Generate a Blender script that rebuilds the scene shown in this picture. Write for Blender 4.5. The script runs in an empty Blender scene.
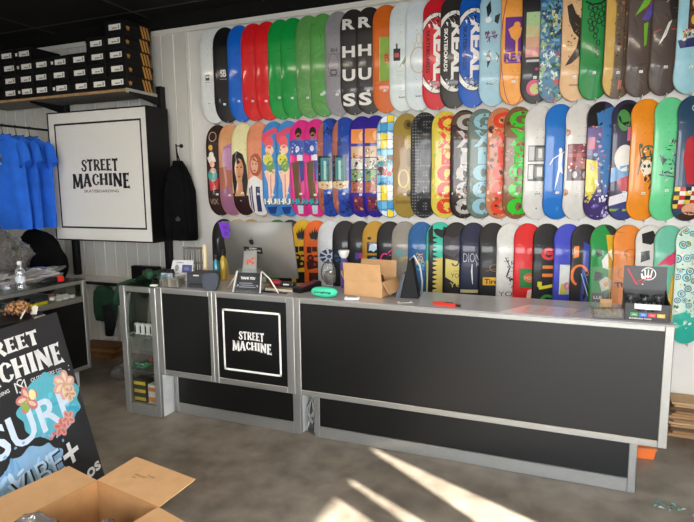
import bpy, bmesh, math, random
from mathutils import Vector, Matrix, noise
from mathutils.geometry import tessellate_polygon
SC_ = bpy.context.scene
COL = SC_.collection
PI = math.pi
LAMP_W, SUN_W, SKY_W, EXPO = 18., 44., 16.5, 0.

# ------------------------------------------------------------------ materials
def lin(c):
    if isinstance(c, str):
        c = c.lstrip('#'); c = [int(c[i:i+2], 16)/255 for i in (0, 2, 4)]
    return tuple((x/12.92 if x <= .04045 else ((x+.055)/1.055)**2.4) for x in c)
MATS = {}
def mat(name, col, rough=.5, metal=0., coat=0., coat_rough=.08, vary=.12, scale=8., bump=0., bscale=60., spec=.5, stretch=(1,1,1), transmission=0., sheen=0.):
    if name in MATS: return MATS[name]
    m = bpy.data.materials.new(name); m.use_nodes = True
    nt = m.node_tree; b = nt.nodes['Principled BSDF']
    c = lin(col)
    tc = nt.nodes.new('ShaderNodeTexCoord'); mp = nt.nodes.new('ShaderNodeMapping'); mp.inputs['Scale'].default_value = stretch
    nt.links.new(tc.outputs['Object'], mp.inputs['Vector'])
    nz = nt.nodes.new('ShaderNodeTexNoise'); nz.inputs['Scale'].default_value = scale; nz.inputs['Detail'].default_value = 4
    nt.links.new(mp.outputs['Vector'], nz.inputs['Vector'])
    rp = nt.nodes.new('ShaderNodeValToRGB')
    rp.color_ramp.elements[0].position = .3; rp.color_ramp.elements[1].position = .7
    rp.color_ramp.elements[0].color = (*[x*(1-vary) for x in c], 1)
    rp.color_ramp.elements[1].color = (*[min(1, x*(1+vary)) for x in c], 1)
    nt.links.new(nz.outputs['Fac'], rp.inputs['Fac']); nt.links.new(rp.outputs['Color'], b.inputs['Base Color'])
    b.inputs['Roughness'].default_value = rough; b.inputs['Metallic'].default_value = metal
    b.inputs['Coat Weight'].default_value = coat; b.inputs['Coat Roughness'].default_value = coat_rough
    b.inputs['Specular IOR Level'].default_value = spec
    if sheen: b.inputs['Sheen Weight'].default_value = sheen
    if bump:
        n2 = nt.nodes.new('ShaderNodeTexNoise'); n2.inputs['Scale'].default_value = bscale; n2.inputs['Detail'].default_value = 3
        nt.links.new(mp.outputs['Vector'], n2.inputs['Vector'])
        bp = nt.nodes.new('ShaderNodeBump'); bp.inputs['Strength'].default_value = bump; bp.inputs['Distance'].default_value = .01
        nt.links.new(n2.outputs['Fac'], bp.inputs['Height']); nt.links.new(bp.outputs['Normal'], b.inputs['Normal'])
    MATS[name] = m
    return m
def clear_mat(name, col=(1,1,1), gloss=.12, rough=.05, opacity=0.):
    """thin clear sheet: see-through with a glossy skin and optional milky body"""
    if name in MATS: return MATS[name]
    m = bpy.data.materials.new(name); m.use_nodes = True; nt = m.node_tree
    for n in list(nt.nodes): nt.nodes.remove(n)
    out = nt.nodes.new('ShaderNodeOutputMaterial'); tr = nt.nodes.new('ShaderNodeBsdfTransparent'); gl = nt.nodes.new('ShaderNodeBsdfGlossy')
    df = nt.nodes.new('ShaderNodeBsdfDiffuse'); m1 = nt.nodes.new('ShaderNodeMixShader'); m2 = nt.nodes.new('ShaderNodeMixShader')
    tr.inputs['Color'].default_value = (*col, 1); gl.inputs['Roughness'].default_value = rough; df.inputs['Color'].default_value = (*col, 1)
    lw = nt.nodes.new('ShaderNodeLayerWeight'); lw.inputs['Blend'].default_value = .25
    ma = nt.nodes.new('ShaderNodeMath'); ma.operation = 'MULTIPLY_ADD'; ma.inputs[1].default_value = .6; ma.inputs[2].default_value = gloss
    nt.links.new(lw.outputs['Fresnel'], ma.inputs[0])
    m1.inputs['Fac'].default_value = opacity
    nt.links.new(tr.outputs[0], m1.inputs[1]); nt.links.new(df.outputs[0], m1.inputs[2])
    nt.links.new(ma.outputs[0], m2.inputs['Fac']); nt.links.new(m1.outputs[0], m2.inputs[1]); nt.links.new(gl.outputs[0], m2.inputs[2])
    nt.links.new(m2.outputs[0], out.inputs['Surface'])
    MATS[name] = m
    return m
def ink(col):
    c = col if isinstance(col, str) else '#%02x%02x%02x' % tuple(int(x*255) for x in col)
    return mat('deck_print_'+c.lstrip('#'), c, rough=.42, coat=.4, coat_rough=.07, vary=.05, scale=25, spec=.3)
def flat(col): return mat('print_'+col.lstrip('#'), col, rough=.55, vary=.05, scale=30)

M_alu = mat('brushed_aluminium', '#9f9f9b', rough=.36, metal=.7, vary=.06, scale=30, stretch=(1,1,8))
M_lam = mat('black_laminate', '#070808', rough=.36, vary=.08, scale=3, spec=.46)
M_top = mat('grey_counter_top', '#a6a6aa', rough=.24, vary=.05, scale=6)
M_ply = mat('maple_ply_edge', '#9c7a4c', rough=.6, vary=.2, scale=40)
M_white = mat('white_paint', '#d9d6cf', rough=.5, vary=.02)
M_blackm = mat('black_metal', '#0a0a0b', rough=.5, vary=.1, spec=.3)
M_wire = mat('steel_wire', '#c4c4c4', rough=.3, metal=.8, vary=.05)
M_black = mat('black_plastic', '#121214', rough=.4, vary=.1)
M_card = mat('brown_cardboard', '#b07f4e', rough=.8, vary=.08, scale=14, bump=.05)
M_cardl = mat('light_cardboard', '#c0976a', rough=.8, vary=.06, scale=14)
M_sticker = mat('white_label', '#e8e6e0', rough=.5, vary=.02)
M_blackcloth = mat('black_cloth', '#08090b', rough=.95, vary=.3, scale=20, bump=.2, bscale=90, spec=.15)
M_green = mat('dark_green_cloth', '#16402b', rough=.85, vary=.25, scale=10, bump=.2, bscale=60)
M_blue = mat('bright_blue_cotton', '#1a64d4', rough=.85, vary=.1, scale=12, bump=.12, bscale=50)
M_glass = clear_mat('clear_glass', (.97,.99,.98), .02, .02)
M_acryl = clear_mat('clear_acrylic', (.97,.98,.98), .03, .05, .03)
M_film = clear_mat('crumpled_clear_film', (.86,.87,.88), .13, .15, .10)

# ------------------------------------------------------------------ mesh helpers
def NB(): return bmesh.new()
def obj(name, bm, mats, parent=None, loc=(0,0,0), rz=0., smooth=False, angle=None):
    bmesh.ops.recalc_face_normals(bm, faces=bm.faces[:])
    me = bpy.data.meshes.new(name); bm.to_mesh(me); bm.free()
    for m in (mats if isinstance(mats, (list, tuple)) else [mats]): me.materials.append(m)
    if smooth:
        for p in me.polygons: p.use_smooth = True
        if angle is not None: me.set_sharp_from_angle(angle=angle)
    o = bpy.data.objects.new(name, me); COL.objects.link(o)
    o.location = loc; o.rotation_euler = (0,0,rz)
    if parent: o.parent = parent
    return o
def tag(o, label, cat, group=None, kind=None):
    o['label'] = label; o['category'] = cat
    if group: o['group'] = group
    if kind: o['kind'] = kind
    return o
def thing(name, label, cat, loc=(0,0,0), rz=0., group=None):
    o = bpy.data.objects.new(name, None); COL.objects.link(o); o.empty_display_size = .05
    o.location = loc; o.rotation_euler = (0,0,rz)
    return tag(o, label, cat, group)
def struct(name, bm, m):
    o = obj(name, bm, m); o['kind'] = 'structure'; return o
def box(bm, a, b, mi=0, bev=0., seg=2):
    (x0,y0,z0),(x1,y1,z1) = a, b
    vs = [bm.verts.new(p) for p in [(x0,y0,z0),(x1,y0,z0),(x1,y1,z0),(x0,y1,z0),(x0,y0,z1),(x1,y0,z1),(x1,y1,z1),(x0,y1,z1)]]
    fs = [bm.faces.new([vs[i] for i in f]) for f in [(3,2,1,0),(4,5,6,7),(0,1,5,4),(1,2,6,5),(2,3,7,6),(3,0,4,7)]]
    for f in fs: f.material_index = mi
    if bev:
        es = list({e for f in fs for e in f.edges})
        r = bmesh.ops.bevel(bm, geom=es, offset=bev, segments=seg, profile=.6, affect='EDGES')
        for f in r['faces']: f.material_index = mi
    return vs
def frame_of(d):
    d = Vector(d).normalized()
    a = Vector((0,0,1)) if abs(d.z) < .9 else Vector((1,0,0))
    u = d.cross(a).normalized(); return u, d.cross(u).normalized()
def tube(bm, pts, r, seg=8, mi=0, cap=True, r1=None):
    pts = [Vector(p) for p in pts]; rings = []
    for i, p in enumerate(pts):
        d = (pts[min(i+1, len(pts)-1)] - pts[max(i-1, 0)])
        u, w = frame_of(d)
        rr = r[i] if isinstance(r, (list, tuple)) else (r if r1 is None else r+(r1-r)*i/(len(pts)-1))
        if rings:   # keep the ring from twisting
            pu = prev_u; u = (pu - d.normalized()*pu.dot(d.normalized())).normalized(); w = d.normalized().cross(u)
        prev_u = u
        rings.append([bm.verts.new(p + u*rr*math.cos(2*PI*k/seg) + w*rr*math.sin(2*PI*k/seg)) for k in range(seg)])
    for a, b in zip(rings, rings[1:]):
        for k in range(seg):
            f = bm.faces.new([a[k], a[(k+1)%seg], b[(k+1)%seg], b[k]]); f.material_index = mi
    if cap:
        for ring in (rings[0], rings[-1]):
            f = bm.faces.new(ring); f.material_index = mi
def lathe(bm, prof, seg=20, mi=0, c=(0,0,0), sx=1., sy=1.):
    rings = []
    for r, z in prof:
        rings.append([bm.verts.new((c[0]+r*sx*math.cos(2*PI*k/seg), c[1]+r*sy*math.sin(2*PI*k/seg), c[2]+z)) for k in range(seg)])
    for a, b in zip(rings, rings[1:]):
        for k in range(seg):
            f = bm.faces.new([a[k], a[(k+1)%seg], b[(k+1)%seg], b[k]]); f.material_index = mi
    for ring in (rings[0], rings[-1]):
        f = bm.faces.new(ring); f.material_index = mi
def prism(bm, pts, fr, d, mi=0):
    """extrude a polygon given in the frame fr=(origin,ux,uy) by vector d"""
    o, ux, uy = [Vector(x) for x in fr]; d = Vector(d)
    a = [bm.verts.new(o+ux*p[0]+uy*p[1]) for p in pts]; b = [bm.verts.new(o+ux*p[0]+uy*p[1]+d) for p in pts]
    n = len(pts)
    fs = [bm.faces.new(a), bm.faces.new(b[::-1])] + [bm.faces.new([a[i], b[i], b[(i+1)%n], a[(i+1)%n]]) for i in range(n)]
    for f in fs: f.material_index = mi
def blob(bm, c, r, amp, sc, seed=0, sub=3, mi=0, flatz=None):
    r3 = r if isinstance(r, (list, tuple)) else (r, r, r)
    res = bmesh.ops.create_icosphere(bm, subdivisions=sub, radius=1.)
    off = Vector((seed*7.3, seed*3.1, seed*1.7))
    for v in res['verts']:
        n = v.co.normalized()
        k = 1 + amp*noise.noise(n*sc+off) + amp*.5*noise.noise(n*sc*2.3+off)
        p = Vector((n.x*r3[0]*k, n.y*r3[1]*k, n.z*r3[2]*k))
        if flatz is not None and p.z < flatz: p.z = flatz + (p.z-flatz)*.02
        v.co = p + Vector(c)
    for f in {f for v in res['verts'] for f in v.link_faces}: f.material_index = mi

# ------------------------------------------------------------------ lettering
_txt = {}
def text_tris(s, bold=.02):
    if (s, bold) in _txt: return _txt[(s, bold)]
    cu = bpy.data.curves.new('lettering_tmp', 'FONT'); cu.body = s; cu.size = 1.; cu.offset = bold; cu.resolution_u = 3; cu.fill_mode = 'FRONT'
    o = bpy.data.objects.new('lettering_tmp', cu); COL.objects.link(o)
    dg = bpy.context.evaluated_depsgraph_get(); dg.update()
    me = bpy.data.meshes.new_from_object(o.evaluated_get(dg)); me.calc_loop_triangles()
    tr = [[(me.vertices[i].co.x, me.vertices[i].co.y) for i in t.vertices] for t in me.loop_triangles]
    bpy.data.objects.remove(o); bpy.data.curves.remove(cu); bpy.data.meshes.remove(me)
    xs = [p[0] for t in tr for p in t]; ys = [p[1] for t in tr for p in t]
    x0, x1, y0, y1 = min(xs), max(xs), min(ys), max(ys)
    tr = [[((p[0]-x0)/(x1-x0)-.5, (p[1]-y0)/(y1-y0)-.5) for p in t] for t in tr]   # unit box, centred
    _txt[(s, bold)] = tr
    return tr
def tri_poly(pts):
    return [[pts[i] for i in t] for t in tessellate_polygon([[Vector((p[0], p[1], 0)) for p in pts]])]
# a shape = (list of triangles in metres, colour)
def t_text(s, cx, cy, w, h, col, rot=0., bold=.02):
    a = math.radians(rot); ca, sa = math.cos(a), math.sin(a)
    return ([[(cx+(p[0]*w)*ca-(p[1]*h)*sa, cy+(p[0]*w)*sa+(p[1]*h)*ca) for p in t] for t in text_tris(s, bold)], col)
def t_poly(pts, col): return (tri_poly(pts), col)
def t_rect(x0, y0, x1, y1, col): return ([[(x0,y0),(x1,y0),(x1,y1)], [(x0,y0),(x1,y1),(x0,y1)]], col)
def t_ell(cx, cy, rx, ry, col, n=20, rot=0.):
    a = math.radians(rot); ca, sa = math.cos(a), math.sin(a)
    pts = [(rx*math.cos(2*PI*k/n), ry*math.sin(2*PI*k/n)) for k in range(n)]
    pts = [(cx+x*ca-y*sa, cy+x*sa+y*ca) for x, y in pts]
    return ([[pts[0], pts[k], pts[k+1]] for k in range(1, n-1)], col)
def t_ring(cx, cy, rx, ry, wx, wy, col, a0=0, a1=360, n=28):
    tr = []
    for k in range(n):
        a, b = [math.radians(a0+(a1-a0)*j/n) for j in (k, k+1)]
        p = [(cx+rx*math.cos(a), cy+ry*math.sin(a)), (cx+rx*math.cos(b), cy+ry*math.sin(b)), (cx+(rx-wx)*math.cos(b), cy+(ry-wy)*math.sin(b)), (cx+(rx-wx)*math.cos(a), cy+(ry-wy)*math.sin(a))]
        tr += [[p[0],p[1],p[2]], [p[0],p[2],p[3]]]
    return (tr, col)
def t_line(pts, w, col, taper=None):
    tr = []; n = len(pts); L = []
    for i, p in enumerate(pts):
        q, r = pts[max(i-1, 0)], pts[min(i+1, n-1)]
        dx, dy = r[0]-q[0], r[1]-q[1]; l = math.hypot(dx, dy) or 1
        ww = (w[i] if isinstance(w, (list, tuple)) else w)/2
        L.append(((p[0]-dy/l*ww, p[1]+dx/l*ww), (p[0]+dy/l*ww, p[1]-dx/l*ww)))
    for (a, b), (c, d) in zip(L, L[1:]): tr += [[a,b,d], [a,d,c]]
    return (tr, col)
def arc(cx, cy, rx, ry, a0, a1, n=10): return [(cx+rx*math.cos(math.radians(a0+(a1-a0)*k/n)), cy+ry*math.sin(math.radians(a0+(a1-a0)*k/n))) for k in range(n+1)]

# flared capital letters of the shop's name, each stroke swelling at its ends; unit height
def _st(x0, y0, x1, y1, w, f=1.5):
    f = 1+(f-1)*.55; w *= 1.3
    P = [(x0+(x1-x0)*t, y0+(y1-y0)*t) for t in (0,.07,.25,.5,.75,.93,1)]
    return t_line(P, [w*f, w*f*.9, w, w*.92, w, w*f*.9, w*f], 0)[0]
GL = {
 'S': (.56, lambda: t_line([(.53,.70),(.50,.86),(.36,.93),(.2,.9),(.11,.76),(.2,.6),(.38,.46),(.47,.3),(.40,.12),(.24,.06),(.1,.12),(.05,.31)], [.22,.1,.12,.15,.19,.21,.22,.2,.17,.12,.11,.24], 0)[0]),
 'T': (.62, lambda: _st(.31,0,.31,1,.17)+_st(.02,.92,.60,.92,.13,1.9)),
 'R': (.66, lambda: _st(.15,0,.15,1,.17)+t_line([(.12,.93),(.36,.93),(.5,.86),(.53,.72),(.48,.57),(.34,.5),(.14,.48)], [.12,.12,.15,.19,.15,.11,.1], 0)[0]+_st(.32,.5,.62,0,.17,1.35)),
 'E': (.54, lambda: _st(.15,0,.15,1,.18)+t_line([(.1,.93),(.4,.93),(.5,.90)], [.13,.11,.27], 0)[0]+t_line([(.12,.51),(.36,.51),(.43,.51)], [.1,.1,.25], 0)[0]+t_line([(.1,.07),(.42,.07),(.53,.11)], [.13,.12,.3], 0)[0]),
 'M': (.86, lambda: _st(.1,0,.15,1,.14)+_st(.77,0,.71,1,.18)+_st(.17,.97,.43,.1,.17,1.1)+_st(.70,.97,.43,.1,.12,1.1)),
 'A': (.68, lambda: _st(.08,0,.33,1,.13,1.5)+_st(.6,0,.34,1,.19,1.4)+t_line([(.16,.33),(.52,.33)], .1, 0)[0]),
 'C': (.60, lambda: t_line([(.55,.70),(.49,.88),(.36,.94),(.2,.84),(.13,.5),(.2,.17),(.36,.06),(.5,.12),(.56,.31)], [.24,.1,.12,.17,.2,.17,.12,.1,.2], 0)[0]),
 'H': (.72, lambda: _st(.15,0,.15,1,.17)+_st(.57,0,.57,1,.17)+t_line([(.15,.51),(.57,.51)], .12, 0)[0]),
 'I': (.30, lambda: _st(.15,0,.15,1,.18)),
 'N': (.74, lambda: _st(.13,0,.13,1,.14)+_st(.61,0,.61,1,.14)+_st(.13,.98,.61,.02,.19,1.1)),
}
def sm_word(word, x0, x1, ytop, hts, col):
    adv = [GL[c][0] for c in word]; tot = sum(adv)+.05*(len(word)-1); s = (x1-x0)/tot
    out = []; x = 0
    for c, a, h in zip(word, adv, hts):
        out += [[(x0+(x+p[0])*s, ytop-h+p[1]*h) for p in t] for t in GL[c][1]()]
        x += a+.05
    return (out, col)
def sm_logo(cx, ytop, W, col, kv=1.):
    """the two-line shop name: top line narrower, second line with its ends hanging lower"""
    k = W/.69; h = k*kv
    return [sm_word('STREET', cx-.222*k, cx+.222*k, ytop, [.112*h,.107*h,.104*h,.104*h,.107*h,.112*h], col),
            sm_word('MACHINE', cx-.345*k, cx+.345*k, ytop-.130*h, [.138*h,.122*h,.110*h,.106*h,.110*h,.122*h,.138*h], col)]
def decal(bm, shapes, o, ux, uy, n, colmap, lift=.0006, step=.00015):
    o, ux, uy, n = [Vector(x) for x in (o, ux, uy, n)]
    for L, (tr, col) in enumerate(shapes):
        for t in tr:
            try: f = bm.faces.new([bm.verts.new(o+ux*p[0]+uy*p[1]+n*(lift+L*step)) for p in t])
            except ValueError: continue
            f.material_index = colmap(col)
class Pal:
    def __init__(s, fn=flat): s.fn, s.k, s.m = fn, {}, []
    def __call__(s, c):
        if c not in s.k: s.k[c] = len(s.m); s.m.append(s.fn(c))
        return s.k[c]

# ------------------------------------------------------------------ camera
def cam_axes(yaw, pitch, roll):
    cy, sy = math.cos(yaw), math.sin(yaw)
    f = Vector((-sy*math.cos(pitch), cy*math.cos(pitch), -math.sin(pitch))); r = Vector((cy, sy, 0)); u = r.cross(f)
    r2 = r*math.cos(roll)+u*math.sin(roll); return r2, r2.cross(f), f
cr, cuv, cf = cam_axes(.3862, .1332, -.0099)
cd = bpy.data.cameras.new('camera'); cam = bpy.data.objects.new('camera', cd); COL.objects.link(cam)
cam.matrix_world = Matrix(((cr.x, cuv.x, -cf.x, 0), (cr.y, cuv.y, -cf.y, 0), (cr.z, cuv.z, -cf.z, 1.6639), (0,0,0,1)))
cd.sensor_width = 36; cd.sensor_fit = 'HORIZONTAL'; cd.lens = 548.39/694*36; cd.clip_start = .05
SC_.camera = cam

# ------------------------------------------------------------------ the setting
WALL = 4.24; CEIL = 3.22; TRIM = 3.10
def concrete():
    m = bpy.data.materials.new('polished_concrete'); m.use_nodes = True; nt = m.node_tree; b = nt.nodes['Principled BSDF']
    tc = nt.nodes.new('ShaderNodeTexCoord')
    def nz(s, d=6, dist=0.):
        n = nt.nodes.new('ShaderNodeTexNoise'); n.inputs['Scale'].default_value = s; n.inputs['Detail'].default_value = d; n.inputs['Distortion'].default_value = dist
        nt.links.new(tc.outputs['Object'], n.inputs['Vector']); return n
    a, c = nz(1.6, 8, .6), nz(7., 8, .3)
    mx = nt.nodes.new('ShaderNodeMix'); mx.data_type = 'FLOAT'; mx.inputs[0].default_value = .45
    nt.links.new(a.outputs['Fac'], mx.inputs[2]); nt.links.new(c.outputs['Fac'], mx.inputs[3])
    r = nt.nodes.new('ShaderNodeValToRGB'); e = r.color_ramp.elements
    e[0].position = .34; e[0].color = (*lin('#5c544a'), 1); e[1].position = .66; e[1].color = (*lin('#989084'), 1)
    nt.links.new(mx.outputs[0], r.inputs['Fac']); nt.links.new(r.outputs['Color'], b.inputs['Base Color'])
    r2 = nt.nodes.new('ShaderNodeMapRange'); r2.inputs[3].default_value = .3; r2.inputs[4].default_value = .5
    nt.links.new(c.outputs['Fac'], r2.inputs[0]); nt.links.new(r2.outputs[0], b.inputs['Roughness'])
    bp = nt.nodes.new('ShaderNodeBump'); bp.inputs['Strength'].default_value = .06; nt.links.new(c.outputs['Fac'], bp.inputs['Height']); nt.links.new(bp.outputs['Normal'], b.inputs['Normal'])
    return m
bm = NB(); box(bm, (-6.1,-2.7,-.08), (2.7,WALL+.1,0)); struct('floor', bm, concrete())
M_ceil = mat('dark_ceiling_board', '#12120f', rough=.9, vary=.12, scale=2, spec=.15)
bm = NB(); box(bm, (-6.1,-2.7,CEIL), (2.7,WALL+.1,CEIL+.1), 0)
for k in range(8): box(bm, (-6.05+1.2*k,-2.65,CEIL-.006), (-6.035+1.2*k,WALL,CEIL), 1)        # joint strips between the boards
for k in range(5): box(bm, (-6.05,-2.4+1.6*k,CEIL-.005), (2.65,-2.385+1.6*k,CEIL), 1)
struct('ceiling', bm, [M_ceil, mat('ceiling_joint', '#26261f', rough=.8)])
bm = NB(); box(bm, (-6.1,WALL,0), (2.7,WALL+.1,CEIL))
x = -6.08
while x < -3.25:                                                                            # vertical grooved boarding
    box(bm, (x,WALL-.006,0), (min(x+.130, -3.235),WALL,TRIM-.03), 1); x += .141
box(bm, (-3.235,WALL-.018,.0), (2.6,WALL,TRIM-.045), 2)
box(bm, (-6.1,WALL-.02,TRIM), (2.6,WALL,CEIL), 3)                                     # flat panel behind the decks
struct('wall_back', bm, [mat('joint_white', '#efede8', rough=.5, vary=.01), mat('boarding_white', '#c6c4bd', rough=.5, vary=.02), mat('panel_white', '#dcdad5', rough=.45, vary=.02), M_ceil])
bm = NB(); box(bm, (-6.1,WALL-.03,TRIM-.042), (2.6,WALL-.0005,TRIM), 0, .004); box(bm, (-3.25,WALL-.026,0), (-3.225,WALL,TRIM-.042), 0, .003)
struct('trim_1', bm, M_white)
bm = NB(); box(bm, (-6.0,WALL-.09,.735), (-3.6,WALL-.012,.79), 0, .004); box(bm, (-6.0,WALL-.07,.70), (-3.6,WALL-.012,.735), 1)
struct('trim_2', bm, [mat('ledge_white', '#bdbbb5', rough=.5), M_black])
bm = NB(); box(bm, (-6.2,-2.7,0), (-6.1,WALL+.1,CEIL)); M_dark = mat('dark_grey_wall', '#4a4946', rough=.7); struct('wall_left', bm, M_dark)
# shop front behind the camera: wide window opening
M_frame = mat('window_frame_dark', '#2c2c2c', rough=.4)
bm = NB(); box(bm, (-6.1,-2.8,0), (-4.9,-2.7,2.75)); box(bm, (-4.9,-2.8,0), (-4.5,-2.7,.25)); box(bm, (-1.3,-2.8,0), (2.7,-2.7,.7)); box(bm, (-6.1,-2.8,2.75), (2.7,-2.7,CEIL)); box(bm, (-4.5,-2.8,0), (-1.3,-2.7,2.75)); box(bm, (2.3,-2.8,.7), (2.7,-2.7,2.75))  # narrow slot at the far left is added to put glints on the deck edges
struct('wall_front', bm, M_dark)
bm = NB()
for x in (-1.3,-.1,1.1,2.24): box(bm, (x,-2.78,.7), (x+.06,-2.72,2.75))
struct('window_1', bm, M_frame)
# right wall: wide low-headed opening where the low sun comes in, with unseen wedges added to shape its streaks
RW = ((2.6,0,0),(0,1,0),(0,0,1))
bm = NB(); box(bm, (2.6,-2.7,2.16), (2.7,WALL+.1,CEIL)); box(bm, (2.6,-2.7,0), (2.7,-2.4,2.16))
prism(bm, [(.55,2.16),(.68,1.85),(.82,1.55),(.92,1.2),(.98,0),(WALL+.1,0),(WALL+.1,2.16)], RW, (.1,0,0))
prism(bm, [(.15,2.16),(.47,2.16),(.465,1.7),(.46,0),(.36,0),(.33,1.5),(.26,1.84)], RW, (.1,0,0))
prism(bm, [(-.06,2.16),(.07,2.16),(.105,1.9),(.14,0),(.08,0),(.04,1.7),(.0,1.98)], RW, (.1,0,0))
struct('wall_right', bm, M_dark)
bm = NB()
for y in (-2.4,-1.6,-.82): box(bm, (2.62,y,0), (2.68,y+.05,2.16))
struct('window_2', bm, M_frame)
bm = NB(); box(bm, (-14,-16,-.12), (14,-2.8,-.08)); box(bm, (2.72,-2.8,-.12), (14,8,-.08))
struct('ground', bm, mat('pavement', '#8d8a84', rough=.8, vary=.1, scale=2))

# ------------------------------------------------------------------ skateboard decks
HW, HL = .1025, .40
def halfw(y):
    a = abs(y)
    if a < .27: return HW
    t = min(1., (a-.27)/.13)
    return HW*max(.0, (1-t**2.35))**.5*(1-.04*t) if t < 1 else 0.
def kick(y):
    a = abs(y)-.20
    return 0. if a <= 0 else (3.*a*a if a <= .05 else .0075+.30*(a-.05))
def yf(x, y): return kick(y) - .011*max(0., 1-abs(x/HW)**2.4)
OUT = [(halfw(y), y) for y in [.40*math.sin(math.radians(a)) for a in range(-88, 90, 4)]]
OUT = [(w*.962, y*.985) for w, y in OUT] + [(-w*.962, y*.985) for w, y in OUT[::-1]]
def clip_out(poly):
    n = len(OUT)
    for i in range(n):
        ax, ay = OUT[i]; bx, by = OUT[(i+1) % n]
        ex, ey = bx-ax, by-ay; res = []
        if not poly: return poly
        side = [ex*(p[1]-ay)-ey*(p[0]-ax) for p in poly]
        if min(side) >= 0: continue
        for j in range(len(poly)):
            p, q = poly[j], poly[(j+1) % len(poly)]; sp, sq = side[j], side[(j+1) % len(poly)]
            if sp >= 0: res.append(p)
            if (sp >= 0) != (sq >= 0):
                t = sp/(sp-sq); res.append((p[0]+(q[0]-p[0])*t, p[1]+(q[1]-p[1])*t))
        poly = res
    return poly
def build_deck(base, shapes, name='skateboard_deck'):
    bm = NB()
    ysn = [.399*math.sin(math.radians(a)) for a in range(-90, 91, 5)]
    us = [-1,-.975,-.93,-.7,-.4,0,.4,.7,.93,.975,1]; rnd = {1:.0045,.975:.0012}
    front = []; back = []
    for y in ysn:
        w = max(halfw(y), .012)
        front.append([bm.verts.new((u*w, yf(u*w, y)+rnd.get(abs(u), 0), y)) for u in us]); back.append([bm.verts.new((u*w*.995, yf(u*w, y)+.011, y)) for u in us])
    for g, fl in ((front, 0), (back, 1)):
        for a, b in zip(g, g[1:]):
            for k in range(len(us)-1):
                f = bm.faces.new([a[k], a[k+1], b[k+1], b[k]]); f.material_index = 0 if g is front else 1
    rim_f = front[0] + [r[-1] for r in front[1:]] + front[-1][-2::-1] + [r[0] for r in front[-2:0:-1]]
    rim_b = back[0] + [r[-1] for r in back[1:]] + back[-1][-2::-1] + [r[0] for r in back[-2:0:-1]]
    for k in range(len(rim_f)):
        j = (k+1) % len(rim_f); f = bm.faces.new([rim_f[k], rim_f[j], rim_b[j], rim_b[k]]); f.material_index = 1
    bmesh.ops.recalc_face_normals(bm, faces=bm.faces[:])
    pal = Pal(ink); cols = {}
    gb = NB()
    holes = []
    for s in (-1, 1):                                     # the eight truck bolt holes
        for yy in (.175, .229):
            for xx in (-.0205, .0205): holes += t_ell(xx, s*yy-.003, .0028, .0028, '', 6)[0]
    shapes = shapes + [(holes, '#3a3430')]
    for L, (tr, col) in enumerate(shapes):
        mi = pal(col)+2
        for t in tr:
            p = [tuple(q) for q in t]
            ar = (p[1][0]-p[0][0])*(p[2][1]-p[0][1])-(p[2][0]-p[0][0])*(p[1][1]-p[0][1])
            if abs(ar) < 1e-9: continue
            if any(abs(q[0]) > .95*HW or abs(q[1]) > .27 for q in p): p = clip_out(p)
            if len(p) < 3: continue
            try: f = gb.faces.new([gb.verts.new((q[0], 0, q[1])) for q in p]); f.material_index = mi
            except ValueError: continue
            f.verts[0]
            for v in f.verts: v.co.y = L
    if gb.faces:
        for x in (-.08,-.045,0,.045,.08): bmesh.ops.bisect_plane(gb, geom=gb.verts[:]+gb.edges[:]+gb.faces[:], dist=1e-6, plane_co=(x,0,0), plane_no=(1,0,0))
        for z in (-.37,-.335,-.3,-.265,-.23,-.2,.2,.23,.265,.3,.335,.37): bmesh.ops.bisect_plane(gb, geom=gb.verts[:]+gb.edges[:]+gb.faces[:], dist=1e-6, plane_co=(0,0,z), plane_no=(0,0,1))
        for v in gb.verts: v.co.y = yf(v.co.x, v.co.z) - .0006 - .00005*v.co.y
        me = bpy.data.meshes.new('t'); gb.to_mesh(me); bm.from_mesh(me); bpy.data.meshes.remove(me)
    gb.free()
    me = bpy.data.meshes.new(name); bm.to_mesh(me); bm.free()
    for m in [ink(base), M_ply]+pal.m: me.materials.append(m)
    for p in me.polygons: p.use_smooth = True
    me.set_sharp_from_angle(angle=math.radians(50))
    o = bpy.data.objects.new(name, me); COL.objects.link(o); return o
# shorthand in deck coordinates: u across (-1..1), v down from the nose (0..1)
X = lambda u: u*HW
Y = lambda v: HL-2*HL*v
def R(u0, v0, u1, v1, c): return t_rect(X(u0), Y(v1), X(u1), Y(v0), c)
def EL(u, v, ru, rv, c, rot=0, n=18): return t_ell(X(u), Y(v), ru*HW, rv*2*HL, c, n, rot)
def PG(pts, c): return t_poly([(X(a), Y(b)) for a, b in pts], c)
def LN(pts, w, c): return t_line([(X(a), Y(b)) for a, b in pts], w, c)
def RI(u, v, ru, rv, w, c, a0=0, a1=360): return t_ring(X(u), Y(v), ru*HW, rv*2*HL, w, w, c, a0, a1)
def TX(s, u, v, w, h, c, rot=0, bold=.02): return t_text(s, X(u), Y(v), w, h, c, rot, bold)
def FULL(c, v0=0, v1=1, u0=-1, u1=1): return R(u0, v0, u1, v1, c)
def SCAT(seed, n, u0, v0, u1, v1, s0, s1, cols, thin=1.):
    rg = random.Random(seed); out = []
    for _ in range(n):
        s = rg.uniform(s0, s1); out.append(t_ell(X(rg.uniform(u0, u1)), Y(rg.uniform(v0, v1)), s, s*thin*rg.uniform(.35, .9), rg.choice(cols), rg.choice((4,5,6)), rg.uniform(0, 180)))
    byc = {}
    for tr, c in out: byc.setdefault(c, []).extend(tr)
    return [(tr, c) for c, tr in byc.items()]
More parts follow.
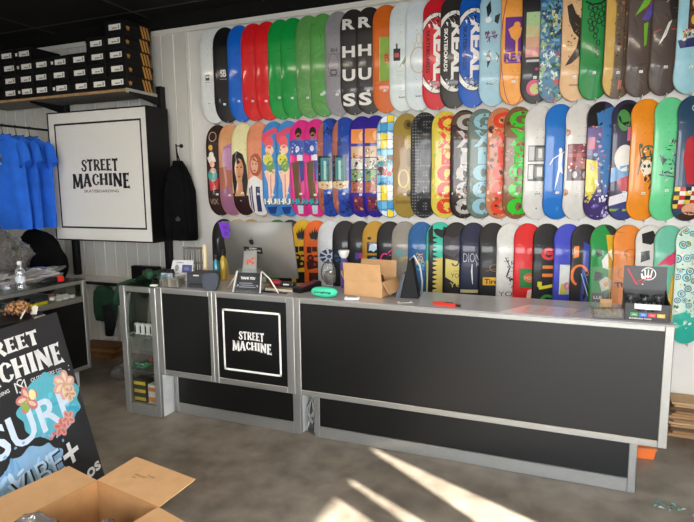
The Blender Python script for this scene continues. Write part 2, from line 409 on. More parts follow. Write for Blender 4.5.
def SQUIG(seed, u, v, du, dv, w, c, n=4):
    rg = random.Random(seed); out = []
    for k in range(n):
        a, b = u+rg.uniform(-du, du), v+rg.uniform(-dv, dv); pts = []
        for j in range(7): pts.append((a+.10*j*rg.uniform(.2,.8), b+.018*math.sin(j*2+k)+rg.uniform(-.01,.01)))
        out += LN(pts, w, c)[0]
    return [(out, c)]
def LETTERS(word, col, u=.05, w=.135, top=.04, bot=.96, gap=.004, shade=None):
    n = len(word); h = (bot-top)/n; out = []
    for k, ch in enumerate(word):
        vv = top+h*(k+.5)
        ww = w*.55 if ch in '1I' else w
        if shade: out.append(TX(ch, u+.09, vv+.006, ww*1.08, (h-gap)*.8*1.08, shade, 0, .07))
        out.append(TX(ch, u, vv, ww, (h-gap)*.8, col, 0, .045))
    return out
W_, K_ = '#e9e7e2', '#0d0d0f'
def real_oval(oval, bg, txt2, line):
    return [t_ell(X(0), Y(.5), HW*1.55, .290, line, 40), t_ell(X(0), Y(.5), HW*1.49, .283, W_, 40), t_ell(X(0), Y(.5), HW*1.26, .252, line, 40), t_ell(X(0), Y(.5), HW*1.20, .244, oval, 40),
            TX('REAL', .14, .50, .40, .078, W_, -90, .05), TX('SKATEBOARDS', -.62, .49, .30, .026, txt2, -90, .03)]
def diamond():
    s = []; cs = ['#f0d93a','#4d9fd6','#e8eef0','#79bfe6']
    for j in range(12):
        for i in range(4):
            u = -1+i*.5; v = j/12
            s.append(PG([(u,v+.01*(i%2)),(u+.5,v-.02+.02*(j%3)),(u+.5,v+.075),(u,v+.088)], cs[(i*2+j*3+(j//3))%4])); 
    for j in range(12): s.append(LN([(-1,j/12+.002),(1,j/12-.012)], .003, '#20303a'))
    for i in range(3): s.append(LN([(-.5+i*.5,0),(-.45+i*.45,1)], .003, '#20303a'))
    s += [PG([(-1,.36),(1,.33),(1,.58),(-1,.62)], '#8fc9e2')] + SCAT(5, 40, -.8,.38,.9,.58,.012,.03,['#c4392c','#e7d9c0','#3a8f96','#5b2e24']) + [TX('AND', -.2, .66, .09, .03, '#18305c')]
    return s
def hooker_panel(a, b):  # comic strip panels on deep purple
    return [R(-.62,.13,.75,.27,'#e08a4a'), EL(.3,.2,.32,.05,'#f2c089')] + [R(-.62,.3+.115*k,.75,.405+.115*k, ['#c7a27d','#b9b6a8','#6f8f5e','#a35b3f'][k]) for k in range(4)] + SCAT(a, 70, -.55,.31,.7,.74,.006,.017,['#c33a2b','#efe4cf','#2c2430','#3c7d52','#d9a15a','#7a2f2a']) + [R(-.45,.79,.6,.93,'#5e2a45')] + SCAT(b, 26, -.42,.8,.58,.92,.006,.013,['#a8352d','#d9935a','#2a1a3a'])
def flame(u, v, s, c):
    return [PG([(u-.30*s,v+.05*s),(u-.42*s,v-.01*s),(u-.34*s,v-.04*s),(u-.28*s,v+.0*s),(u-.20*s,v-.07*s),(u-.10*s,v-.02*s),(u+.02*s,v-.10*s),(u+.08*s,v-.03*s),(u+.2*s,v-.08*s),(u+.2*s,v-.02*s),(u+.36*s,v-.05*s),(u+.3*s,v+.03*s),(u+.12*s,v+.07*s),(u-.1*s,v+.08*s)], c)]
def blocks(c, c2): return [R(-.75,.37,-.35,.46,c), R(-.3,.37,.1,.44,c), R(.15,.38,.5,.46,c), EL(-.45,.53,.3,.05,c), R(-.15,.49,.45,.52,c), PG([(-.8,.58),(-.2,.56),(.5,.6),(.45,.66),(-.7,.7)], c), EL(-.45,.53,.13,.02,c2), R(-.6,.74,.5,.9,c), EL(-.1,.62,.12,.02,c2)]
def iron(c, hub):
    s = [EL(-.05,.5,.2,.026,hub)]
    for k in range(8):
        a = 2*PI*k/8+.2; p = lambda r, d: (-.05+r*math.cos(a+d)/HW*.2, .5+r*math.sin(a+d)/(2*HL)*.2)
        s.append(PG([p(.16,-.18), p(.42,-.28), p(.42,.28), p(.16,.18)], c))
    return s
def fighter_blue(seed):  # loose pastel colour patches, no figure
    return [PG([(-.9,.14),(.3,.06),(.7,.1),(-.3,.17),(-.6,.24)], '#d9506a'), EL(-.15,.22,.38,.065,'#e65a63'), EL(-.1,.3,.36,.05,'#f2c9a9'), EL(-.25,.40,.42,.06,'#d9d24e'), EL(-.05,.47,.34,.06,'#6f9a55'), PG([(-.6,.52),(.35,.5),(.3,.64),(.05,.8),(-.25,.84),(-.3,.65)], '#efc6ae'), PG([(-.1,.56),(.0,.55),(.0,.8),(-.12,.8)], '#cc8f80')] + SCAT(seed, 16, -.6,.3,.5,.56,.005,.014,['#f4e79a','#3d6e3f','#f4d9c5','#b8a23c']) + [PG([(-.5,.9),(.4,.89),(.2,.97),(-.3,.97)], '#173a7a'), TX('HUF', .02, .845, .15, .055, '#1b1b2a', 0, .07), TX('HUF', 0, .84, .145, .05, '#f0ecd9', 0, .05)]
def fighter_mag(seed):
    return [EL(-.05,.13,.28,.05,'#22140f'), EL(-.05,.17,.2,.035,'#9a6a4b'), PG([(-.8,.22),(.0,.19),(.65,.23),(.6,.36),(-.1,.38),(-.75,.34)], '#2d4a9c'), EL(-.6,.40,.26,.035,'#e2348a'), EL(-.1,.30,.16,.03,'#cfd5e6'), R(-.15,.36,.3,.42,'#d9d6e2'), PG([(-.6,.44),(.0,.42),(-.05,.84),(-.35,.84)], '#5e4a2c'), PG([(.0,.42),(.45,.42),(.4,.62),(.1,.64)], '#2a3584'), PG([(-.15,.64),(.1,.64),(.15,.84),(-.1,.84)], '#6b5330'), PG([(-.25,.88),(.25,.88),(.2,.97),(-.2,.97)], '#b9c7cf')] + SCAT(seed, 12, -.6,.22,.5,.36,.005,.012,['#7c97d4','#1b2a66','#e9e4ee']) + [TX('HUF', .02, .845, .155, .058, '#161627', 0, .07), TX('HUF', 0, .84, .145, .05, '#2aa7ad', 0, .05)]
def sea_split(seed):
    return [FULL('#a55f48', 0, 1, -1, -.35), FULL('#1d3f95', 0, 1, -.35, 1)] + SCAT(seed, 40, -.3,.02,1,.98,.006,.02,['#173072','#2a58b8','#122658'], 3.) + SCAT(seed+1, 24, -1,.02,-.4,.98,.006,.016,['#8a4a38','#b9745c'], 3.) + [R(-.85,.38,.35,.66,'#10181c'), R(-.55,.40,.2,.64,'#3f8286'), R(-.3,.43,-.1,.62,'#a8cfc4'), R(.02,.42,.12,.64,'#17484c'), PG([(-.85,.64),(.5,.63),(.45,.70),(-.2,.72),(-.7,.70)], '#cbb28a')] + SCAT(seed+2, 10, -.7,.64,.4,.7,.004,.01,['#efe3c6','#5a4630'])
_rf = random.Random(77); FLOR = []
for k in range(34):
    u, v = -.85+.42*(k%5)+.2*(k//5%2)+_rf.uniform(-.1,.1), .06+.095*(k//5)+_rf.uniform(-.025,.025); q = _rf.uniform(.16,.27)
    FLOR += [EL(u,v,q,q*.13,['#2a7a8c','#3a9aa8','#1f5f80','#57a8b8'][k%4]), EL(u,v,q*.72,q*.09,'#b8dcd8'), EL(u,v,q*.45,q*.058,['#2a7a8c','#1f5f80'][k%2]), EL(u,v,q*.2,q*.026,'#d8c080')]
FLOR += SCAT(78,60,-.95,.03,.95,.72,.005,.014,['#7a9a3a','#c9a23a','#3a6a58','#d8b8a0'])
T1 = [
 (200, '#d4d8d6', [R(-.5,.49,-.15,.55,'#33403c'), R(-.45,.505,-.2,.52,W_), LN([(-.55,.57),(-.1,.57)],.003,'#55605c'), EL(-.3,.79,.05,.006,'#7a7f7c')], 'plain white deck with a tiny dark logo, at the left end of the top row'),
 (213.4, '#141416', [TX('SB', -.1,.49,.05,.06,'#d8d8d6'), LN([(-.4,.55),(.2,.55)],.003,'#c8c8c6')], 'black deck with a tiny white logo, left of the plain blue deck'),
 (227.7, '#0d5fc2', [LN([(-.4,.31),(.1,.30)],.004,'#0a3c80')], 'plain bright blue deck left of the two red decks'),
 (241.5, '#cf1a1e', [LN([(-.4,.32),(.1,.31)],.004,'#8a0f12')], 'plain red deck beside the bright blue deck'),
 (254.8, '#cf1a1e', [LN([(-.4,.33),(.1,.32)],.004,'#8a0f12')], 'plain red deck beside the first plain green deck'),
 (268.3, '#0b8f3a', [LN([(-.4,.33),(.1,.32)],.004,'#075f27')], 'plain bright green deck next to the red decks'),
 (280.9, '#0b8f3a', [LN([(-.4,.32),(.1,.31)],.004,'#075f27')], 'plain bright green deck next to the wood-stained green decks'),
 (296.2, '#56914c', SCAT(3,30,-1,.05,1,.95,.003,.006,['#4a8342','#629d57'],12.), 'green-stained wood deck next to the bright green decks'),
 (310.5, '#4f9346', SCAT(4,30,-1,.05,1,.95,.003,.006,['#43823b','#5c9f52'],12.), 'green-stained wood deck beside the silver grey deck'),
 (325.6, '#87858a', [RI(-.35,.52,.42,.11,.0025,'#3a3a3e'), R(-.75,.415,.7,.418,'#3a3a3e'), R(-.75,.625,.7,.628,'#3a3a3e'), R(-.6,.56,-.1,.62,'#4a4a4e'), R(-.52,.575,-.18,.605,'#87858a'), TX('RH', -.3,.38,.05,.03,'#4a4a4e')], 'silver grey deck with thin dark box outlines'),
 (340.6, '#2b2726', [TX('R', -.34,.15,.10,.085,'#dcdad6',0,.035), TX('H', -.34,.41,.10,.085,'#dcdad6',0,.035), TX('U', -.34,.63,.10,.09,'#dcdad6',0,.035), TX('S', -.34,.86,.10,.095,'#dcdad6',0,.035)], 'dark deck with big white capitals, next to the silver grey deck'),
 (356.5, '#2b2726', [TX('R', -.34,.15,.10,.085,'#dcdad6',0,.035), TX('H', -.34,.41,.10,.085,'#dcdad6',0,.035), TX('U', -.34,.63,.10,.09,'#dcdad6',0,.035), TX('S', -.34,.86,.10,.095,'#dcdad6',0,.035)], 'dark deck with big white capitals, next to the orange deck'),
 (373, '#c8611c', [R(-.5,.31,1,.71,'#7fa43a'), R(-.5,.31,-.44,.71,'#a9bf5a'), EL(.05,.5,.28,.05,'#c8742c'), TX('B', .05,.5,.03,.05,'#5c4a1c')], 'orange wood deck with a pale green rectangle'),
 (389.7, '#cfdad9', [R(-.7,.43,-.2,.54,'#232430'), R(-.52,.385,-.4,.43,'#232430'), R(-.62,.47,-.3,.51,'#c65a50'), PG([(-.1,.56),(.15,.51),(.3,.52),(.05,.58)], '#1f5a34'), LN([(-.25,.6),(.25,.48)],.004,'#1f5a34'), LN([(-.5,.64),(.0,.64)],.002,'#8a9492'), LN([(-.5,.67),(.0,.67)],.002,'#8a9492'), TX('bdg', -.05,.87,.05,.015,'#2a2a2a')], 'white deck with a dark printed bottle and green leaf'),
 (405.7, '#cdd8dc', [RI(-.05,.55,.62,.12,.008,'#bfae8c'), RI(-.05,.36,.2,.05,.006,'#bfae8c'), LN([(-.3,.39),(-.35,.45)],.006,'#bfae8c'), LN([(.2,.39),(.25,.45)],.006,'#bfae8c'), TX('bdg', .0,.87,.05,.015,'#2a2a2a')], 'white deck with a beige outlined bottle shape'),
 (422.8, '#c91f2b', real_oval('#c91f2b', '', '#2a0d10', '#1a0b0c'), 'red deck with a white oval and big sideways white lettering'),
 (440.4, '#2f2c2b', real_oval('#2f2c2b', '', W_, '#0c0c0c'), 'black deck with a white oval and big sideways white lettering'),
 (459.2, '#1358b8', real_oval('#1358b8', '', '#0a1f4a', '#0b0e18'), 'blue deck with a white oval and big sideways white lettering'),
 (479.3, '#9cc3d4', [PG([(-.6,.16),(-.3,.10),(-.25,.2),(-.5,.26)], '#23262c'), EL(-.45,.27,.2,.025,'#e2e6e6',30), PG([(.0,.24),(.35,.22),(.2,.31),(-.05,.29)], '#2a2c33'), PG([(-.5,.56),(-.3,.52),(-.25,.62),(-.45,.68)], '#23262c'), EL(-.4,.6,.12,.02,'#d8dcdc',20), LN([(.1,.55),(.3,.58),(.2,.63)],.006,'#33363c')]+SQUIG(8,-.35,.40,.3,.05,.006,'#6a2a5c',7)+[TX('free', -.25,.81,.05,.016,'#2a3a44')], 'pale blue deck with small dark birds and purple scribbles'),
 (500.6, '#eb9f45', [RI(0,.5,1.02,.51,.006,'#7a2a68'), R(-.75,.27,.75,.56,'#5d2385'), EL(.02,.34,.22,.03,'#eb9f45'), PG([(-.55,.37),(-.15,.34),(.35,.36),(.25,.43),(.1,.46),(.12,.56),(-.05,.56),(-.05,.47),(-.35,.44)], '#eb9f45'), TX('REAL', .0,.605,.16,.06,'#5d2385',0,.06), R(-.7,.645,.7,.655,'#5d2385')], 'orange deck with purple square and bird silhouette'),
 (521.4, '#2b2a2d', [R(-.75,.25,.75,.36,'#a5c28e'), R(-.75,.36,.75,.45,'#c4bd8b'), R(-.75,.45,.75,.54,'#d3a487'), R(-.75,.54,.75,.62,'#d08f8c'), R(-.7,.64,.15,.66,'#c9c9c9'), EL(.0,.72,.12,.012,'#b83a5a'), EL(-.1,.87,.5,.065,'#d0557a'), EL(-.02,.88,.34,.045,'#bcc27a')], 'black deck with a pastel rectangle and pink disc'),
 (539.3, '#4d7f9e', SCAT(11,150,-1,.03,1,.6,.012,.035,['#2a5c9c','#173a66','#6fa7c9','#8fae6e','#27413a'],.7)+[EL(.1,.36,.36,.05,'#b7b98a')]+SCAT(12,60,-.9,.25,.9,.5,.006,.016,['#1e2f22','#c9cf9a','#3e6e4a'])+SCAT(13,90,-1,.6,1,.98,.008,.024,['#9fb98d','#2f6a96','#d3dcc0','#315a3c','#b4473c'])+SQUIG(14,-.6,.66,.4,.06,.007,'#cfe3ea',6), 'deck covered in a busy blue and green painted scene'),
 (560.8, '#d9b184', [PG([(-.75,.24),(-.45,.22),(-.2,.3),(.4,.38),(.75,.50),(.65,.6),(.2,.52),(-.3,.45),(-.6,.36)], '#2b2018'), PG([(-.4,.16),(.15,.13),(.3,.19),(-.1,.2)], '#2b2018'), PG([(.1,.45),(.6,.52),(.3,.62),(-.35,.7),(-.75,.72),(-.5,.66),(-.1,.58)], '#2b2018')]+SCAT(15,40,-.6,.25,.6,.66,.004,.010,['#8d6b48','#55402c'])+[TX('shine', -.1,.87,.06,.015,'#4a3a28')], 'tan deck with a dark leaping silhouette'),
 (579.7, '#15823a', [RI(-.5+.28*(k%4)+.1*(k//4%2),.27+.055*(k//4)+.02*(k%2),.16,.026,.006,'#0b1a10') for k in range(14)]+[RI(-.15+.2*(k%2),.5+.05*k,.14,.024,.006,'#0b1a10') for k in range(4)]+[LN([(.05,.25),(.6,.2),(.9,.15),(.95,.24)],.012,'#0b1a10'), LN([(-.8,.22),(-.4,.25),(.2,.24)],.012,'#0b1a10'), RI(.8,.52,.25,.05,.006,'#0b1a10',90,270)], 'green deck with black looping rings'),
 (603.4, '#5f5140', [FULL('#c9a453',0,1,-1,-.42)]+SCAT(16,170,-.4,.02,1,.97,.004,.012,['#3a3028','#8a7650','#a98a4e','#7a3a34','#221d1a'])+[R(-.42,0,-.36,1,'#8a6c34'), R(.12,.02,.17,.95,'#2a231f'), R(.0,.86,.2,.93,'#b86a5e')], 'brown patterned deck with a mustard stripe along its left edge'),
 (626, '#51443e', SCAT(17,24,-1,.03,1,.97,.003,.006,['#463a35','#5d4f48'],14.)+[PG([(.55,.1),(.75,.13),(.1,.30),(-.65,.38),(-.2,.27)], '#6fae2f'), PG([(.6,.2),(.68,.29),(.15,.42),(-.25,.41),(.1,.33)], '#5b4a9e'), LN([(-.1,.34),(.55,.22)],.006,'#b4384a'), PG([(-.1,.44),(.15,.43),(.12,.6),(-.02,.62)], '#6fae2f'), EL(.25,.36,.08,.014,'#2f6ad0')], 'dark brown wood deck with a green and purple parrot'),
 (650, '#4d423c', SCAT(18,24,-1,.03,1,.97,.003,.006,['#423732','#594c45'],14.)+[PG([(.4,.1),(.6,.05),(.75,.11)], '#d5d2cc'), PG([(-.3,.3),(.1,.22),(.65,.19),(.1,.27)], '#cfccc6'), PG([(-.6,.62),(-.1,.45),(.1,.43),(-.2,.55)], '#e2dfd9'), PG([(-.2,.2),(.6,.22),(.7,.4),(.1,.44),(-.1,.34)], '#26211f'), LN([(-.9,.52),(-.5,.5)],.005,'#b8343c'), LN([(.1,.5),(.6,.51)],.007,'#c43c46'), PG([(.4,.58),(.8,.51),(.7,.6),(.5,.62)], '#3e9a35')], 'dark brown wood deck with white slashes and red flecks'),
 (675, '#93c4d2', [R(-.45,.1,.9,.52,'#3a2219'), R(-.38,.13,.85,.24,'#5a3a26'), R(-.38,.26,.85,.37,'#5a3a26'), R(-.38,.39,.85,.5,'#5a3a26')]+[EL(-.15+.45*i,.2+.125*j,.14,.035,'#e0b53a') for i in range(3) for j in range(3)]+[PG([(-.95,.6),(.9,.56),(.9,.64),(-.8,.66)], '#1d2a5e')]+SCAT(19,50,-.7,.52,.9,.61,.005,.014,['#c83c30','#e8dcc4','#3a7a4a','#2a2430','#d79a4a']), 'pale blue deck with a brown cabinet of yellow lamps'),
]
T2 = [
 (207, '#2a1512', [RI(-.2,.13,.36,.055,.007,'#b9a08a'), EL(-.35,.25,.2,.03,'#d1a233'), PG([(-.7,.36),(-.4,.33),(.0,.35),(.1,.4),(-.5,.42)], '#d9d0c4'), EL(-.3,.33,.22,.035,'#d9d0c4'), EL(-.25,.43,.22,.035,'#d49a78'), EL(-.25,.55,.42,.07,'#4c9c98'), EL(-.2,.5,.3,.03,'#d49a78'), PG([(-.6,.6),(.3,.58),(.2,.7),(-.5,.72)], '#b22c2c'), TX('VIX', -.25,.84,.08,.05,'#9a8476')], 'dark brown deck with a white-hatted figure in red and teal'),
 (219.4, '#cf9468', [PG([(-.3,.25),(.5,.2),(.9,.4),(.7,.6),(-.2,.5),(-.5,.36)], '#9e6a90'), EL(.1,.38,.6,.12,'#b384a6'), PG([(-1,.48),(-.2,.46),(.6,.55),(.5,.8),(-1,.8)], '#a5614d'), PG([(-.9,.72),(.9,.66),(.9,1),(-.9,1)], '#93607e')], 'tan deck with a mauve hair shape'),
 (232.2, '#dcd5a2', [PG([(-.85,.5),(-.7,.34),(-.3,.295),(.2,.33),(.5,.45),(.6,.62),(.4,.82),(-.6,.83)], '#16100f'), EL(-.15,.49,.4,.115,'#c89068'), EL(-.15,.58,.28,.06,'#c08660'), PG([(-.5,.36),(-.15,.31),(.3,.36),(.1,.41),(-.3,.44)], '#16100f'), EL(-.3,.47,.09,.008,'#33201a'), EL(.05,.47,.09,.008,'#33201a'), EL(-.13,.57,.12,.010,'#9c4436'), LN([(-.13,.48),(-.17,.53),(-.1,.535)],.003,'#9a6a4c'), PG([(-.3,.62),(.1,.62),(.15,.72),(.3,.78),(-.6,.78)], '#bf8560'), PG([(-1,.76),(-.5,.74),(-.1,.84),(.3,.76),(1,.8),(1,1),(-1,1)], '#2a1013'), EL(-.05,.76,.05,.01,'#d8b25a')], 'cream deck with a portrait of a woman with long black hair'),
 (247.7, '#d98a66', [EL(-.05,.45,.55,.12,'#a2502f'), EL(-.15,.45,.32,.085,'#d9a184'), PG([(-.5,.36),(.2,.33),(.4,.5),(.1,.42),(-.3,.40)], '#a2502f'), EL(-.28,.44,.07,.007,'#402018'), EL(-.02,.44,.07,.007,'#402018'), EL(-.15,.51,.1,.009,'#a83c38'), PG([(-.9,.62),(-.2,.56),(.5,.62),(.7,1),(-.8,1)], '#e0dcd8'), PG([(-.7,.7),(-.4,.66),(-.35,.95),(-.6,.95)], '#1f2a5a'), PG([(-.1,.68),(.25,.68),(.3,.95),(-.1,.95)], '#1f2a5a'), LN([(-.55,.66),(-.5,.95)],.005,'#e8e6e4')], 'salmon deck with a portrait of a red-haired woman in white'),
 (262.3, '#3b82c4', fighter_blue(21), 'blue deck with pastel patches beside the salmon portrait deck'),
 (276.6, '#3b82c4', fighter_blue(22), 'blue deck with pastel patches beside the magenta decks'),
 (290, '#d12a80', fighter_mag(23), 'magenta deck with a blue-jacketed figure, beside the blue decks'),
 (304.2, '#d12a80', fighter_mag(24), 'magenta deck with a blue-jacketed figure, beside the brown and blue decks'),
 (318, '#233f86', sea_split(25), 'brown and blue split deck next to the magenta decks'),
 (332.6, '#233f86', sea_split(28), 'brown and blue split deck next to the purple decks'),
 (349.4, '#2b1c86', hooker_panel(31, 32), 'deep purple deck with comic panels, beside the brown and blue decks'),
 (363, '#2b1c86', hooker_panel(33, 34), 'deep purple deck with comic panels, beside the yellow-blue stained-glass deck'),
 (377, '#4d9fd6', diamond(), 'yellow, blue and white stained-glass patterned deck'),
 (393.2, '#97803a', [EL(.1,.11,.32,.05,'#6f5c24'), EL(.15,.11,.14,.025,'#3a2c22'), EL(.25,.28,.38,.07,'#b8a24c'), PG([(-.9,.2),(.0,.24),(.1,.6),(-.4,.8),(-.95,.75)], '#9c7c50'), EL(.2,.42,.25,.09,'#7c6a2e'), RI(-.2,.62,.42,.09,.012,'#c9b566'), EL(.25,.62,.2,.1,'#a8944a'), EL(.2,.76,.18,.03,'#4e3c22'), R(-.8,.83,.9,.86,'#7d6930')], 'olive gold deck with faint looping shapes'),
 (411, '#2b2b2d', [R(-1,v/34,1,v/34+.006,'#8d9094') for v in range(1,34)]+[R(u,0,u+.07,1,'#8d9094') for u in [-.95+.2*k for k in range(10)]]+[R(-1+.2*k+.02,0,-1+.2*k+.05+.06,1,'#2b2b2d') for k in range(10)]+LETTERS('GX1000','#1b1c20',.1,.14), 'charcoal checked deck with black stacked characters'),
 (431.6, '#cfc04a', SCAT(41,90,-1,.02,1,.98,.008,.02,['#a8b848','#e2d56a','#7b8f3a','#d8b03a'])+LETTERS('GX1000','#d23a2c',.1,.14)+[EL(.2,.1+.155*k,.22,.03,'#e0c54a',20*k) for k in range(6)]+SCAT(42,20,-.2,.05,.6,.95,.006,.012,['#d9c24c']), 'yellow camouflage deck with red stacked characters'),
 (450.4, '#2c2422', [R(-1,.02,1,.14,'#5a4636')]+LETTERS('GX1000','#b9b4b0',.1,.14)+SCAT(43,60,-.9,.15,.9,.98,.008,.026,['#1a1716','#6d6664','#7a3a34','#d3cfca','#3a302c']), 'black deck with grey collage stacked characters'),
 (467.5, '#66756c', SCAT(44,60,-1,.02,1,.98,.008,.02,['#59685f','#74837a','#4f5c55'])+LETTERS('GX1000','#8fbccb',.12,.15), 'grey-green deck with pale blue stacked characters'),
 (486.8, '#bf7a58', SCAT(45,90,-1,.02,1,.98,.008,.022,['#d49a78','#6b3a30','#3a2430','#e0b090'])+LETTERS('GX1000','#d8401f',.1,.15)+SCAT(46,16,-.4,.05,.6,.95,.008,.016,['#2a2026','#c98a6a']), 'tan and brown deck with orange-red stacked characters'),
 (503.6, '#7d5638', SCAT(47,90,-1,.02,1,.98,.008,.02,['#96694a','#5c3c28','#a87e5a'])+LETTERS('GX1000','#2fc12e',.1,.155)+SCAT(48,12,-.4,.05,.6,.95,.008,.016,['#b07a52','#8a5a3c']), 'brown deck with bright green stacked characters'),
 (524, '#d0cfcb', [R(-.75,.35,.6,.49,'#3a3a3a'), R(-.75,.51,.6,.66,'#333333'), R(-.7,.36,-.35,.48,'#a9a9a6'), R(-.25,.37,.5,.48,'#8d8d8a'), R(-.1,.38,.15,.46,'#d2d2ce'), R(-.7,.52,-.4,.64,'#bdbdb9'), R(-.3,.53,.5,.63,'#6c6c6a'), R(-.15,.54,.2,.62,'#c9c9c4'), TX('WKND', -.05,.77,.04,.012,'#3a3a3a'), EL(-.05,.9,.05,.008,'#55585a')], 'white deck with two small black and white photos'),
 (544.3, '#1f6fc2', [EL(.0,.4,.11,.022,W_), PG([(-.1,.42),(.15,.42),(.1,.52),(.2,.6),(.0,.58),(-.15,.68),(-.3,.74),(-.2,.64),(-.1,.55)], W_), LN([(-.1,.44),(-.45,.47),(-.65,.52)],.006,W_), LN([(.1,.43),(.35,.4)],.006,W_), EL(.0,.9,.12,.02,'#3a84d2')], 'plain blue deck with a white running figure'),
 (564.6, '#cfcdc8', [R(-.85,.35,.9,.66,'#6c3440'), R(-.8,.36,.85,.42,'#8a4048'), R(-.8,.43,.85,.46,'#a55a52'), R(-.8,.46,.0,.56,'#8a2a34'), R(.05,.48,.85,.56,'#b98a80'), R(-.8,.57,.85,.65,'#4a3a48'), EL(-.35,.61,.16,.03,'#c9c4c8'), EL(.3,.61,.16,.03,'#c4bfc4'), EL(-.95,.255,.25,.03,'#a5692c'), EL(-.95,.76,.25,.03,'#a5692c')]+SCAT(51,40,-.75,.36,.8,.64,.004,.010,['#d8b8a0','#3a2028','#b84a48','#e0d0c4']), 'white deck with a red shop-front photo'),
 (585.7, '#3a3458', [PG([(-1,0),(.2,0),(-.1,.2),(-1,.22)], '#1a1618'), R(-1,.22,-.1,.45,'#6b5a8c'), PG([(-.4,.1),(.9,.03),(1,.6),(.2,.8),(-.2,.5)], '#3f77b0'), PG([(-1,.48),(-.3,.5),(-.2,.7),(-.7,.85),(-1,.86)], '#d3c53a'), PG([(-1,.8),(1,.7),(1,1),(-1,1)], '#3a2a66'), R(-.9,.3,-.5,.4,'#b4566a')]+SCAT(52,46,-.4,.66,.6,.97,.006,.018,['#cfcbe0','#6a5aa8','#e8e6f0'])+SCAT(53,40,-.9,.2,.9,.6,.006,.018,['#d06a4a','#2a4a8a','#8fb8d8','#c7a0c0']), 'purple deck with a yellow shape and blue streaks'),
 (610.5, '#2d2a44', [EL(.05,.13,.7,.1,'#1a1a1c'), EL(-.3,.17,.4,.09,'#4a8a48'), EL(.4,.14,.25,.08,'#3a62a8'), R(-.1,.22,.7,.34,'#c4607e'), EL(-.2,.48,.6,.11,'#d9d5cf'), PG([(-1,.56),(.7,.52),(.8,.62),(-1,.68)], '#5a8fc0'), PG([(-.6,.66),(.1,.62),(.6,.72),(-.3,.76)], '#b83a4a'), PG([(-1,.8),(1,.72),(1,.8),(-1,.88)], '#e0dce6'), PG([(-1,.88),(1,.82),(1,1),(-1,1)], '#35407c'), R(-.9,.9,.8,.92,'#8fa83a')], 'dark deck with a green dome and white oval'),
 (629.5, '#e28a1c', SCAT(54,40,-.45,.38,.45,.66,.008,.02,['#22201e','#3a5a44','#e8dcc0'])+[EL(.0,.56,.36,.06,'#e8e0cc'), EL(-.12,.55,.08,.014,'#22201e'), EL(.12,.55,.08,.014,'#22201e'), RI(.05,.43,.4,.05,.01,'#2f5a48',0,300), LN([(-.5,.4),(-.35,.5),(-.5,.62)],.006,'#22201e'), LN([(.1,.68),(.45,.64),(.2,.74)],.008,'#22201e')], 'orange deck with a small skull and snake drawing'),
 (652.4, '#62c98c', SCAT(55,50,-.5,.35,.6,.68,.006,.022,['#b9bcc4','#2a4a44','#8a94a8','#34343c'],.5)+[PG([(-.65,.46),(-.2,.5),(-.45,.55)], '#2a4a44'), PG([(.2,.36),(.6,.4),(.3,.48)], '#c4c6cc'), LN([(-.6,.62),(.3,.64)],.007,'#2a4a44'), LN([(.1,.5),(.6,.62)],.007,'#2a4a44')], 'mint green deck with a grey and black drawing'),
 (675.4, '#24445e', [RI(.1,.1,.3,.03,.006,'#b9c4c8'), EL(.3,.2,.2,.05,'#dfc9a8'), PG([(-.5,.35),(.2,.28),(.9,.36),(.9,.7),(-.3,.7),(-.6,.5)], '#b3202a'), LN([(.1,.4),(.2,.6)],.02,'#d8a048'), LN([(.5,.4),(.45,.62)],.02,'#d8a048')]+[R(-1+.33*i,.72+.035*j,-.67+.33*i,.755+.035*j,['#d9c23a','#b3202a','#1a1a1a','#e0dccc'][(i+j*2)%4]) for i in range(6) for j in range(5)]+[EL(.2,.9,.6,.05,'#d9a184'), EL(.0,.97,.6,.05,'#3a2218')], 'dark blue deck with a red figure above coloured checks'),
]
